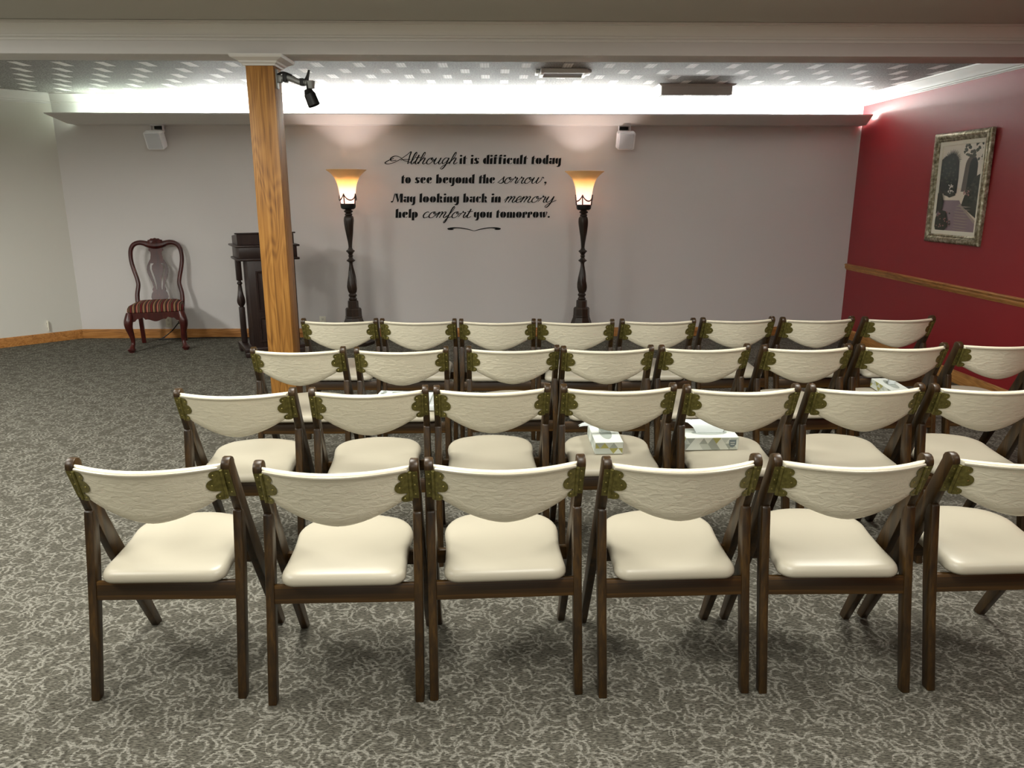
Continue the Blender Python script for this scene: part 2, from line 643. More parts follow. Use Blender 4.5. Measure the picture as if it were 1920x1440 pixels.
# light cove: slanted valance board standing out from the far wall
mb = MB()
xs = [(-4.475, -4.64), (3.968, 3.972)]
secs = []
prof = [(8.610, 2.312), (8.425, 2.312), (8.305, 2.398), (8.300, 2.411), (8.318, 2.411), (8.432, 2.330), (8.610, 2.330)]
for (xb, xt) in xs:
    sec = []
    for (y, z) in prof:
        k = (8.425 - y) / 0.125
        k = max(0.0, min(1.0, k))
        sec.append((xb + (xt - xb) * k, y, z))
    secs.append(sec)
mb.rings(secs, True, True)
struct('trim_6', mb, M['trim'], 20)

# fluorescent tubes lying end to end in the cove
cove = thing('cove_light', 'white fluorescent light strip lying in the cove above the valance', 'light', (0, 8.47, 2.4045))
for nm, col, k in (('tube_glow', (0.97, 1.0, 0.98, 1), 1.0), ('tube_glow_dim', (0.86, 1.0, 0.86, 1), 0.28)):
    t = NT(nm)
    t.b.inputs['Base Color'].default_value = (0.9, 0.9, 0.9, 1)
    t.b.inputs['Emission Color'].default_value = col
    t.b.inputs['Emission Strength'].default_value = COVE_GLOW * k
    M[nm] = t.m
for k in range(7):
    mb = MB()
    x0 = -4.36 + k * 1.19
    mb.tube([(x0, 0, 0), (x0 + 1.16, 0, 0)], 0.013, 10)
    mb.build('tube', M['tube_glow' if k else 'tube_glow_dim'], cove)
mb = MB()
mb.box((-.195, 0, -0.027), (8.32, 0.06, 0.022), bev=.003)
mb.build('batten', M['white_trim'], cove)

# ------------------------------------------------------------------ oak post with painted capital
PX0, PX1, PY0, PY1 = -1.578, -1.403, 5.155, 5.33
post = thing('wooden_post', 'square golden oak post carrying the white ceiling beam', 'post', ((PX0 + PX1) / 2, (PY0 + PY1) / 2, 0))
mb = MB()
mb.box((0, 0, (BZ - 0.001) / 2), (PX1 - PX0, PY1 - PY0, BZ - 0.001), bev=0.004)
mb.build('shaft', M['oak'], post)
hw = (PX1 - PX0) / 2
mb = MB()
rr = []
for d, z in ((0.0, 2.386), (0.012, 2.386), (0.016, 2.396), (0.028, 2.402), (0.034, 2.412), (0.062, 2.424), (0.07, 2.428), (0.076, 2.438), (0.076, 2.4468), (0.0, 2.4468)):
    q = hw + d + 0.0005
    rr.append([(-q, -q, z), (q, -q, z), (q, q, z), (-q, q, z)])
mb.rings(rr, True, False, loop=True)
co_ = mb.build('capital', M['white_trim'], post, 25)
co_['label'] = 'white moulded capital'

# ------------------------------------------------------------------ spotlight on the post
sp = thing('spotlight', 'black spotlight on a jointed grey arm fixed to the oak post', 'spotlight', (-1.4025, 5.21, 2.315))


def L(x, y, z):
    return (x + 1.4025, y - 5.21, z - 2.315)


mb = MB()
mb.box((0.004, 0, 0), (0.008, 0.05, 0.12), bev=0.003)
mb.box((0.02, 0, 0.0), (0.03, 0.04, 0.045), bev=0.004)
mb.build('wall_bracket', M['grey_metal'], sp)
mb = MB()
mb.tube(crom([L(-1.375, 5.21, 2.317), L(-1.32, 5.21, 2.322), L(-1.26, 5.2, 2.297), L(-1.215, 5.19, 2.292)], 5), [0.021] * 8 + [0.018] * 8, 10)
mb.build('arm', M['grey_metal'], sp)
mb = MB()
mb.box(L(-1.345, 5.21, 2.321), (0.026, 0.05, 0.052), bev=0.004)
mb.box(L(-1.235, 5.195, 2.294), (0.026, 0.044, 0.044), bev=0.004)
mb.build('strap', M['black_rubber'], sp)
mb = MB()
mb.tube(crom([L(-1.25, 5.2, 2.305), L(-1.215, 5.19, 2.31), L(-1.197, 5.185, 2.335), L(-1.187, 5.19, 2.365)], 5), 0.007, 8)
mb.tube(crom([L(-1.187, 5.19, 2.365), L(-1.196, 5.18, 2.31), L(-1.2, 5.175, 2.25), L(-1.195, 5.17, 2.225)], 5), 0.007, 8)
mb.tube(crom([L(-1.39, 5.205, 2.34), L(-1.36, 5.2, 2.352), L(-1.33, 5.2, 2.345), L(-1.3, 5.2, 2.332)], 4), 0.008, 8)
mb.build('cable', M['black_rubber'], sp)
mb = MB()
mb.tube([L(-1.215, 5.19, 2.29), L(-1.165, 5.19, 2.288)], 0.017, 12)
mb.tube([L(-1.18, 5.19, 2.30), L(-1.18, 5.19, 2.255)], [0.028, 0.022], 12)
mb.tube([L(-1.20, 5.215, 2.27), L(-1.205, 5.22, 2.235)], 0.006, 8)
mb.build('yoke', M['grey_metal'], sp)
mb = MB()
hd = Vector((0.035, 0.0, -0.095)).normalized()
p0 = Vector(L(-1.203, 5.19, 2.252))
pts, rd = [], []
for t_, r_ in ((0, 0.012), (0.002, 0.024), (0.03, 0.033), (0.034, 0.037), (0.105, 0.039), (0.108, 0.036), (0.104, 0.030), (0.06, 0.028)):
    pts.append(tuple(p0 + hd * t_))
    rd.append(r_)
u = hd.orthogonal().normalized()
v_ = hd.cross(u)
mb.rings([[tuple(Vector(p) + (u * math.cos(2 * PI * k / 18) + v_ * math.sin(2 * PI * k / 18)) * r) for k in range(18)] for p, r in zip(pts, rd)], True, True)
mb.sphere(tuple(p0 + hd * 0.033 + Vector((-0.012, -0.034, 0))), 0.004, 0)
mb.build('lamp_head', M['black'], sp)

# ------------------------------------------------------------------ loudspeakers under the cove


def speaker(name, label, c, rz, tilt):
    t = thing(name, label, 'speaker', (c[0], 8.61, c[1]), 0, 'wall loudspeakers under the cove')
    R = Matrix.Rotation(rz, 3, 'Z') @ Matrix.Rotation(tilt, 3, 'X')
    ctr = Vector((0, -0.135, -0.085))
    W, D, H = 0.19, 0.14, 0.185

    def P(x, y, z):
        return tuple(ctr + R @ Vector((x, y, z)))
    m_ = MB()
    # cabinet, narrower at the back
    rr_ = []
    for y, k in ((-D / 2, 0.97), (-D / 2 + 0.006, 1.0), (0, 1.0), (D / 2 - 0.005, 0.72), (D / 2, 0.68)):
        ww, hh, c_ = W / 2 * k, H / 2 * k, 0.014
        rr_.append([P(-ww + c_, y, -hh), P(ww - c_, y, -hh), P(ww, y, -hh + c_), P(ww, y, hh - c_), P(ww - c_, y, hh), P(-ww + c_, y, hh), P(-ww, y, hh - c_), P(-ww, y, -hh + c_)])
    m_.rings(rr_)
    m_.build('cabinet', M['white_plastic'], t)
    m_ = MB()
    m_.prism([(-W * .40, -H * .43), (W * .40, -H * .43), (W * .40, H * .43), (-W * .40, H * .43)], -D / 2 - 0.007, -D / 2 + 0.002, lambda a, b, c__: P(a, c__, b), bev=0.003)
    m_.build('grille', M['grille'], t)
    m_ = MB()
    for sx in (-1, 1):
        m_.box((sx * 0.062, -0.085, 0.024), (0.006, 0.05, 0.07), bev=0.002)
    m_.box((0, -0.085, 0.058), (0.13, 0.05, 0.006), bev=0.002)
    m_.build('bracket', M['white_plastic'], t)
    m_ = MB()
    m_.box((0, -0.03, 0.035), (0.09, 0.06, 0.03), bev=0.003)
    m_.build('wall_mount', M['black'], t)
    return t


speaker('loudspeaker', 'white loudspeaker under the cove above the red dining chair', (-3.59, 2.25), math.radians(-4), math.radians(22))
speaker('loudspeaker', 'white loudspeaker under the cove to the right of the right floor lamp', (1.392, 2.25), math.radians(4), math.radians(17))

# ------------------------------------------------------------------ ceiling vent and ceiling box
vt = thing('ceiling_vent', 'white framed return air vent in the patterned ceiling', 'vent', (0.59, 6.97, ZC))
mb = MB()
for (cx, cy, sx, sy) in ((0, -0.135, 0.36, 0.03), (0, 0.135, 0.36, 0.03), (-0.185, 0, 0.03, 0.30), (0.185, 0, 0.03, 0.30)):
    mb.box((cx, cy, -0.02), (sx, sy, 0.036), bev=0.004)
mb.build('frame', M['white_trim'], vt)
mb = MB()
for k in range(7):
    mb.box((0, -0.1 + k * 0.033, -0.016), (0.34, 0.004, 0.022), rot=Matrix.Rotation(math.radians(40), 3, 'X'))
mb.build('louvre', M['grille'], vt)
mb = MB()
mb.box((0, 0, -0.003), (0.345, 0.25, 0.004))
mb.build('duct_opening', M['dark_slot'], vt)
for sx in (-1, 1):
    mb = MB()
    mb.box((sx * 0.225, 0.03, -0.012), (0.03, 0.2, 0.02), bev=0.004)
    mb.build('side_flap', M['white_trim'], vt)

hb = thing('ceiling_box', 'shallow dropped ceiling box with moulded edge beside the light cove', 'ceiling box', (1.957, 8.0, ZC))
mb = MB()
rr = []
for d, z in ((0.0, -0.096), (0.0, -0.02), (0.012, -0.016), (0.028, -0.006), (0.03, -0.001)):
    X2, Y2 = 0.345 + d, 0.25 + d
    rr.append([(-X2, -Y2, z), (X2, -Y2, z), (X2, Y2, z), (-X2, Y2, z)])
mb.rings(rr, True, True)
mb.build('moulded_rim', M['trim'], hb, 20)
mb = MB()
mb.box((0, 0, -0.0985), (0.67, 0.48, 0.004))
mb.build('tile_panel', M['tile'], hb)

# ------------------------------------------------------------------ wall outlets and cables


def outlet(label, loc, rz, sockets=2, small=1.0):
    t = thing('wall_outlet', label, 'outlet', loc, rz, 'wall outlets')
    m_ = MB()
    m_.box((0, -0.004, 0), (0.072 * small, 0.007, 0.116 * small), bev=0.003)
    m_.build('cover_plate', M['ivory'], t)
    for k in range(sockets):
        z = 0.024 * (1 - 2 * k) if sockets == 2 else 0
        m_ = MB()
        m_.box((0, -0.0085, z), (0.034, 0.004, 0.03), bev=0.004)
        for sx in (-1, 1):
            m_.box((sx * 0.007, -0.0108, z + 0.004), (0.003, 0.002, 0.010), mi=1)
        m_.sphere((0, -0.0105, z - 0.008), 0.0028, 1)
        m_.build('socket', [M['ivory'], M['dark_slot']], t)
    return t


outlet('ivory wall outlet low on the angled left wall', (-4.963, 8.374, 0.184), math.radians(-44))
outlet('ivory wall outlet behind the seat of the red dining chair', (-3.735, YB, 0.18), 0)
plate = outlet('narrow wall plate with a plugged-in cable behind the red dining chair', (-3.605, YB, 0.182), 0, 1, 0.8)
mb = MB()
mb.box((0, -0.022, 0.0), (0.026, 0.026, 0.034), bev=0.005)
mb.build('plug', M['black_rubber'], plate)
outlet('ivory wall outlet between the oak post and the left floor lamp', (-1.985, YB, 0.184), 0)
outlet('white outlet at the foot of the burgundy wall', (XR, 5.95, 0.185), math.radians(90))

mb = MB()
mb.tube(crom([(-3.605, 8.565, 0.182), (-3.612, 8.53, 0.165), (-3.66, 8.49, 0.10), (-3.74, 8.46, 0.035), (-3.80, 8.45, 0.008), (-3.72, 8.475, 0.006), (-3.55, 8.535, 0.006),
               (-3.3, 8.57, 0.006), (-3.05, 8.575, 0.006), (-2.85, 8.56, 0.006), (-2.62, 8.50, 0.006), (-2.45, 8.40, 0.006), (-2.36, 8.2, 0.006)], 6), 0.006, 6)
o = mb.build('cable', M['black_rubber'])
tag(o, 'thin black cable running along the oak baseboard to the lectern', 'cable')

# ------------------------------------------------------------------ framed picture
pic = thing('framed_picture', 'framed garden path painting hanging on the burgundy wall', 'picture', (XR, 6.65, 1.647), 0)
W2, H2 = 0.402, 0.472


def PF(u_, v__, d_):
    # u to the right as seen from the room (towards the camera = -y), v up, d out of the wall
    return (-d_ - 0.004 - 0.01 * (v__ / H2), -u_, v__)


def picframe(w0, h0, w1, h1, d0, d1, prof_n, name, mat, label=None):
    m_ = MB()
    rr_ = []
    for (f, d_) in prof_n:
        ww, hh = w0 + (w1 - w0) * f, h0 + (h1 - h0) * f
        dd = d0 + (d1 - d0) * d_
        rr_.append([PF(-ww, -hh, dd), PF(ww, -hh, dd), PF(ww, hh, dd), PF(-ww, hh, dd)])
    m_.rings(rr_, True, False, loop=True)
    o_ = m_.build(name, mat, pic, 40)
    if label:
        o_['label'] = label
    return o_


picframe(W2, H2, W2 - 0.075, H2 - 0.075, 0.0, 0.045, [(0, 0), (0, 0.55), (0.06, 0.75), (0.25, 0.98), (0.45, 1.0), (0.62, 0.85), (0.70, 0.62), (0.78, 0.6), (0.86, 0.7), (1.0, 0.55), (1.0, 0)], 'frame', M['gilt'])
picframe(W2 - 0.074, H2 - 0.074, W2 - 0.11, H2 - 0.11, 0.0, 0.02, [(0, 0), (0, 0.9), (0.3, 1.0), (1.0, 0.7), (1.0, 0)], 'liner', M['linen'], 'cream linen liner')
pw, ph = W2 - 0.109, H2 - 0.109
mats = ['p_cream', 'p_tree', 'p_arch', 'p_path', 'p_shadow', 'p_shrub', 'p_flower', 'p_pink', 'p_edge', 'p_tree2', 'p_dark']
mi = {k: i for i, k in enumerate(mats)}
mb = MB()
lay = [0.006]


def pp(pts, k):
    lay[0] += 0.00005
    f = mb.bm.faces.new([mb.bm.verts.new(PF((a - 0.5) * 2 * pw, (b - 0.5) * 2 * ph, lay[0])) for a, b in pts])
    f.material_index = mi[k]


def blob(cx, cy, rx, ry, k, n=11, jit=0.25, rnd=random.Random(3)):
    pp([(min(1, max(0, cx + rx * (1 + jit * (rnd.random() - .5) * 2) * math.cos(2 * PI * i / n))), min(1, max(0, cy + ry * (1 + jit * (rnd.random() - .5) * 2) * math.sin(2 * PI * i / n)))) for i in range(n)], k)


rnd = random.Random(11)
pp([(0, 0), (1, 0), (1, 1), (0, 1)], 'p_cream')
pp([(0, 0), (1, 0), (1, .50), (0, .50)], 'p_path')
pp([(0.10, .36), (.55, .36), (.62, .30), (1, .1), (1, 0), (0, 0), (0, .22)], 'p_shadow')
pp([(.56, .46), (.60, .74)] + [(.75 - .15 * math.cos(q * PI / 10), .74 + .125 * math.sin(q * PI / 10)) for q in range(1, 10)] + [(.90, .74), (.90, .46)], 'p_arch')
pp([(.68, .46), (.70, .74)] + [(.795 - .095 * math.cos(q * PI / 10), .74 + .10 * math.sin(q * PI / 10)) for q in range(1, 10)] + [(.89, .74), (.89, .46)], 'p_tree')
for k in range(30):                          # overhanging foliage
    blob(.45 + .55 * rnd.random() ** .7, 1 - .16 * rnd.random() ** 1.4 * 1.2, .035, .018, 'p_tree2', 7, .4, rnd)
pp([(0, .44), (.46, .44), (.47, .62), (.45, .80), (.40, .86), (.10, .88), (0, .84)], 'p_tree')
for k in range(22):                          # fronds of the palm
    a = PI * (0.02 + .96 * k / 21)
    cx, cy, rl = .25, .80, .22 + .05 * rnd.random()
    tx, ty = cx + rl * math.cos(a), cy + rl * .62 * math.sin(a)
    px_, py_ = -math.sin(a) * .02, math.cos(a) * .012
    px_, py_ = px_ * 1.6, py_ * 1.6
    pp([(max(0, cx + px_), cy + py_), (max(0, tx), ty), (max(0, cx - px_), cy - py_)], 'p_tree')
for k in range(26):
    blob(.03 + .42 * rnd.random(), .48 + .36 * rnd.random(), .025, .012, 'p_tree2', 6, .4, rnd)
blob(.30, .44, .15, .045, 'p_shrub', 12, .2, rnd)
for k in range(22):
    blob(.32 + .16 * (rnd.random() - .5), .49 + .10 * (rnd.random() - .5), .014, .008, 'p_flower', 6, .3, rnd)
pp([(.62, .30), (.68, .42), (.78, .50), (.86, .62), (1, .66), (1, .16)], 'p_shrub')
for k in range(30):
    blob(.70 + .28 * rnd.random(), .34 + .24 * rnd.random(), .03, .014, 'p_tree2' if k % 2 else 'p_tree', 7, .4, rnd)
for k in range(12):
    blob(.66 + .14 * rnd.random(), .41 + .06 * rnd.random(), .016, .009, 'p_pink', 6, .3, rnd)
pp([(.56, .31), (.60, .32), (1, .13), (1, .09)], 'p_edge')
blob(.06, .34, .10, .14, 'p_shrub', 12, .25, rnd)
blob(.16, .10, .22, .12, 'p_shrub', 12, .25, rnd)
for k in range(34):
    blob(.04 + .36 * rnd.random(), .02 + .20 * rnd.random(), .018, .010, 'p_pink' if k % 2 else 'p_shrub', 6, .4, rnd)
for k in range(9):
    y = .03 + .3 * k / 9
    pp([(.45 + .1 * rnd.random(), y), (.8 + .1 * rnd.random(), y - .01), (.75, y - .018), (.5, y - .008)], 'p_edge')
mb.build('painting', [M[k] for k in mats], pic, 0)

# ------------------------------------------------------------------ torchiere floor lamps


def make_lamp(label, loc, hs):
    t = thing('floor_lamp', label, 'floor lamp', loc, 0, 'torchiere floor lamps against the far wall')
    k = hs / 1.84

    def tw(n, f, a0):
        return lambda a, z: 1 + a0 * math.sin(n * a + f * z)
    m_ = MB()
    q = PI / 8
    m_.lathe([(r_ / math.cos(q), z * k) for r_, z in ((0.0, 0.0), (.195, 0.0), (.198, .03), (.185, .045), (.168, .06), (.150, .085), (.128, .15), (.112, .205), (.098, .25), (.084, .29), (.086, .30), (.082, .31), (.080, .385), (.072, .398), (.055, .402), (.053, .47), (.046, .478), (0, .478))], 8)
    o_ = m_.build('base', M['lamp_wood'], t, 20)
    m_ = MB()
    pr = [(0.0, .476), (.036, .476), (.044, .486), (.045, .495), (.036, .506), (.033, .515), (.044, .528), (.045, .538), (.034, .552), (.03, .56)]
    m_.lathe([(r_, z * k) for r_, z in pr], 20)
    low = [(.03, .556), (.040, .568), (.048, .60), (.050, .63), (.047, .67), (.040, .73), (.032, .78), (.023, .83), (.018, .87), (.022, .89)]
    m_.lathe([(r_, z * k) for r_, z in crom(low, 4)], 30, tw(5, 26, .10))
    mid = [(.022, .886), (.046, .903), (.047, .910), (.034, .918), (.024, .928), (.02, .94), (.027, .955), (.02, .968), (.027, .982), (.034, .992), (.046, 1.003), (.046, 1.010), (.026, 1.024), (.018, 1.045)]
    m_.lathe([(r_, z * k) for r_, z in mid], 20)
    up = [(.018, 1.04), (.022, 1.09), (.030, 1.15), (.040, 1.22), (.048, 1.29), (.050, 1.33), (.046, 1.36), (.032, 1.378)]
    m_.lathe([(r_, z * k) for r_, z in crom(up, 4)], 30, tw(5, 18, .08))
    top = [(.030, 1.374), (.040, 1.384), (.040, 1.392), (.028, 1.40), (.046, 1.414), (.048, 1.424), (.032, 1.432), (.034, 1.438), (.0, 1.44)]
    m_.lathe([(r_, z * k) for r_, z in top], 20)
    m_.build('pole', M['lamp_wood'], t)
    m_ = MB()
    m_.lathe([(r_, z * k) for r_, z in ((0, 1.436), (.058, 1.44), (.074, 1.452), (.079, 1.475), (.079, 1.497), (.075, 1.499), (.073, 1.478), (.06, 1.46), (0, 1.455))], 28)
    for j in range(4):
        a = PI / 4 + j * PI / 2 + 0.5
        for (za, zb) in ((1.49, 1.60),):
            m_.tube([(.079 * math.cos(a), .079 * math.sin(a), za * k), (.084 * math.cos(a), .084 * math.sin(a), (za + .06) * k), (.090 * math.cos(a), .090 * math.sin(a), zb * k)], [.007, .006, .007], 6)
        sw = []
        for i in range(11):
            f = i / 10
            b = a + f * PI / 2
            z = 1.596 - .062 * (1 - (2 * f - 1) ** 2) ** .8
            sw.append(((.090 - .004 * (1 - abs(2 * f - 1))) * math.cos(b), (.090 - .004 * (1 - abs(2 * f - 1))) * math.sin(b), z * k))
        m_.tube(sw, [.005 + .003 * (1 - abs(2 * i / 10 - 1)) for i in range(11)], 6)
    m_.build('shade_holder', M['black'], t)
    m_ = MB()
    sp_ = crom([(.068, 1.482), (.074, 1.52), (.079, 1.57), (.086, 1.62), (.094, 1.67), (.108, 1.72), (.130, 1.765), (.160, 1.80), (.190, 1.825), (.208, 1.838)], 3)
    outer = [(r_, z * k) for r_, z in sp_]
    inner = [(max(r_ - .004, .002), z * k + .001) for r_, z in reversed(sp_)]
    m_.lathe([(0.0, 1.478 * k), (.06, 1.478 * k)] + outer + [(.207, 1.842 * k)] + inner + [(.0, 1.486 * k)], 40)
    m_.build('lamp_shade', M['shade'], t)
    pl = bpy.data.lights.new('bulb', 'POINT')
    pl.energy = 13.5
    pl.color = (1.0, 0.85, 0.79)
    pl.shadow_soft_size = 0.028
    lo = bpy.data.objects.new('bulb', pl)
    C.objects.link(lo)
    lo.parent = t
    lo.location = (0, 0, 1.60 * k)
    return t


make_lamp('lit torchiere floor lamp left of the wall lettering', (-1.552, 8.2, 0), 1.843)
make_lamp('lit torchiere floor lamp right of the wall lettering', (0.937, 8.22, 0), 1.829)

# ------------------------------------------------------------------ lectern
lt = thing('lectern', 'dark wooden lectern with turned side columns half hidden by the oak post', 'lectern', (-2.344, 7.80, 0), math.radians(26.6))
mb = MB()
mb.box((0, 0, 0.075), (0.60, 0.48, 0.04), bev=0.006)
for sx in (-1, 1):
    for sy in (-1, 1):
        mb.box((sx * .25, sy * .19, 0.0285), (0.09, 0.09, 0.057), bev=0.012)
mb.build('base', M['espresso'], lt)
mb = MB()
mb.box((0.02, -0.075, 0.527), (0.46, 0.27, 0.868), bev=0.003)
mb.build('body', M['espresso'], lt)
for (z0, z1) in ((0.15, 0.40), (0.46, 0.86)):
    mb = MB()
    rr = []
    for d, y in ((0.0, -0.208), (0.0, -0.222), (0.014, -0.222), (0.02, -0.213), (0.03, -0.213), (0.055, -0.221)):
        rr.append([(-.16 + d + .02, y, z0 + d), (.16 - d + .02, y, z0 + d), (.16 - d + .02, y, z1 - d), (-.16 + d + .02, y, z1 - d)])
    mb.rings(rr, True, True)
    mb.build('raised_panel', M['espresso'], lt, 25)
for sx in (-1, 1):
    mb = MB()
    cx, cy = sx * .245, .15
    mb.box((cx, cy, 0.28), (0.055, 0.055, 0.37), bev=0.004)
    mb.box((cx, cy, 0.85), (0.055, 0.055, 0.22), bev=0.004)
    prf = crom([(.02, .455), (.018, .47), (.034, .50), (.038, .54), (.032, .59), (.022, .64), (.017, .69), (.026, .705), (.026, .715), (.016, .73), (.018, .75)], 3)
    mb.lathe(prf, 24, lambda a, z: 1 + (.10 * math.sin(4 * a + 30 * z) if z < .68 else 0), True, 0, (cx, cy, 0))
    mb.build('column', M['espresso'], lt)
mb = MB()
mb.box((0, 0, 0.972), (0.60, 0.46, 0.024), bev=0.008)
mb.box((0, 0, 1.035), (0.56, 0.42, 0.11), bev=0.003)
mb.build('desk_box', M['espresso'], lt)
mb = MB()
mb.box((0, 0.02, 1.10), (0.62, 0.47, 0.02), bev=0.007)
mb.build('ledge', M['espresso'], lt)
mb = MB()
mb.prism([(-.12, 1.11), (.21, 1.11), (.21, 1.19), (-.12, 1.215)], -0.275, 0.275, lambda a, b, c: (c, a, b), bev=0.003)
mb.box((0, -0.118, 1.222), (0.585, 0.03, 0.014), bev=0.004)
mb.build('book_rest', M['espresso'], lt)

# ------------------------------------------------------------------ red dining chair
qc = thing('dining_chair', 'carved mahogany dining chair with striped seat by the far wall', 'chair', (-3.615, 8.105, 0), math.radians(17))
mb = MB()
ol = []
NS = 40
for i in range(NS):
    a = 2 * PI * i / NS
    ca, sa = math.cos(a), math.sin(a)
    e = 0.28
    x = (abs(ca) ** e) * (1 if ca > 0 else -1)
    y = (abs(sa) ** e) * (1 if sa > 0 else -1)
    ol.append((x * (.285 - .05 * (y + 1) / 2), y * .26 - 0.0))
rr = []
for k, z in ((0.97, .405), (1.0, .412), (1.0, .425), (.985, .445), (.93, .468), (.80, .483), (.55, .492), (.25, .496), (.04, .497)):
    rr.append([(x * k, y * k, z) for x, y in ol])
mb.rings(rr)
mb.build('seat', M['stripe'], qc)
mb = MB()
# front apron with scalloped lower edge
ap = [(-.235, .406), (.235, .406)]
for i in range(25):
    x = .235 - .47 * i / 24
    u_ = abs(x) / .235
    z = .325 + .03 * (1 if .42 < u_ < .8 else 0) - .012 * math.cos(u_ * 9) if u_ < .85 else .315
    ap.append((x, z))
mb.prism(ap, -.262, -.238, lambda a, b, c: (a, c, b))
for sx in (-1, 1):
    mb.prism([(-.24, .406), (.25, .406), (.25, .335), (-.24, .335)], 0, .02, lambda a, b, c, s=sx: (s * (.258 - .06 * (a + .25) / .5 - c), a, b))
mb.box((0, .245, .37), (.40, .022, .07), bev=.003)
mb.build('apron', M['mahogany'], qc)
for sx in (-1, 1):
    mb = MB()
    path = [(.243, -.238, .402), (.252, -.25, .36), (.262, -.264, .31), (.262, -.264, .26), (.252, -.252, .2), (.243, -.24, .14), (.243, -.242, .09), (.252, -.256, .055), (.258, -.268, .03)]
    rad = [.036, .042, .044, .038, .030, .024, .020, .024, .030]
    pth = crom(path, 4)
    rds = [q[0] for q in crom([(r,) for r in rad], 4)]
    mb.tube([(sx * x, y, z) for x, y, z in pth], rds, 12)
    mb.lathe([(0, 0), (.026, 0), (.028, .012), (.038, .02), (.04, .032), (.03, .042), (0, .046)], 14, None, True, 0, (sx * .260, -.272, 0))
    mb.build('leg', M['mahogany'], qc)
for sx in (-1, 1):
    mb = MB()
    rr = []
    for (x, y, z, h) in ((.215, .245, .40, .022), (.213, .255, .2, .021), (.212, .285, 0, .020)):
        rr.append([(sx * x - h, y - h, z), (sx * x + h, y - h, z), (sx * x + h, y + h, z), (sx * x - h, y + h, z)])
    mb.rings(rr)
    mb.build('leg', M['mahogany'], qc)


def back_y(z):
    t_ = (z - .40) / .73
    return .245 + .13 * t_ + .025 * math.sin(t_ * PI)


half = [(.218, .39), (.226, .47), (.224, .54), (.212, .60), (.206, .65), (.218, .72), (.238, .80), (.253, .88), (.256, .95), (.248, 1.01), (.225, 1.055), (.19, 1.078), (.15, 1.085), (.11, 1.078), (.075, 1.066), (.03, 1.058), (0, 1.056)]
rad = [.024, .024, .023, .023, .022, .022, .022, .022, .022, .023, .024, .025, .027, .030, .036, .042, .044]
hp = crom(half, 3)
hr = [q[0] for q in crom([(r,) for r in rad], 3)]
full = [(x, z) for x, z in hp] + [(-x, z) for x, z in reversed(hp[:-1])]
fr = hr + list(reversed(hr[:-1]))
mb = MB()
mb.tube([(x, back_y(z), z) for x, z in full], fr, 10, flat=1.0)
mb.build('back_frame', M['mahogany'], qc)
mb = MB()
shell = [(.085 * math.cos(PI * i / 14), .055 * math.sin(PI * i / 14)) for i in range(15)]
rr = []
for k, d in ((1.0, 0.02), (1.0, -.010), (.8, -.022), (.45, -.030), (.1, -.026)):
    ring = []
    for i, (x, z) in enumerate(shell):
        f = 1 + (.08 if i % 2 else -.04) * (1 if k > .4 else 0)
        ring.append((x * k * f, back_y(1.075) + d, 1.075 + z * k * f))
    ring += [(-.06 * k, back_y(1.075) + d, 1.06), (.06 * k, back_y(1.075) + d, 1.06)]
    rr.append(ring)
mb.rings(rr)
mb.build('carved_shell', M['mahogany'], qc, 25)
# pierced vase-shaped splat
splat = [(.465, .076, 0, 0), (.50, .086, 0, 0), (.54, .078, 0, 0), (.565, .062, 0, 0), (.58, .07, .034, .022), (.61, .056, .036, .022), (.66, .066, .045, .026), (.71, .088, .058, .034), (.76, .104, .070, .048),
         (.80, .108, .078, .058), (.835, .102, .076, .054), (.862, .090, .066, .034), (.885, .078, 0, 0), (.91, .064, 0, 0), (.95, .056, 0, 0), (.985, .056, 0, 0), (1.0, .074, 0, 0), (1.03, .068, 0, 0), (1.06, .06, 0, 0)]
mb = MB()
TH = .011
for i in range(len(splat) - 1):
    z0, w0, a0, b0 = splat[i]
    z1, w1, a1, b1 = splat[i + 1]
    segs = []
    if a0 and a1:
        for s in (-1, 1):
            segs.append(((s * a0, s * w0), (s * a1, s * w1)))
        segs.append(((-b0, b0), (-b1, b1)))
    elif a0 or a1:
        segs.append(((-w0, w0), (-w1, w1)))
    else:
        segs.append(((-w0, w0), (-w1, w1)))
    for (p, q_) in segs:
        ring = []
        for (xa, xb, z) in ((p[0], p[1], z0), (q_[0], q_[1], z1)):
            y = back_y(z)
            ring.append([(xa, y - TH, z), (xb, y - TH, z), (xb, y + TH, z), (xa, y + TH, z)])
        mb.rings(ring)
mb.build('splat', M['mahogany'], qc, 30)

# ------------------------------------------------------------------ folding chairs
CH = 0.2365          # half distance between the legs
TX = 0.0135          # half thickness of the legs


def ys(z):
    return .0470 + .4380 * (.784 - z)


def yb(x, z):
    return -.025 + .066 * abs(x / .222) ** 1.9 + .33 * (.795 - z)


def zbot(x):
    return .602 + .085 * abs(x / .222) ** 1.7


def seat_top(y):
    return .394 + .085 * (y - .05) + .044


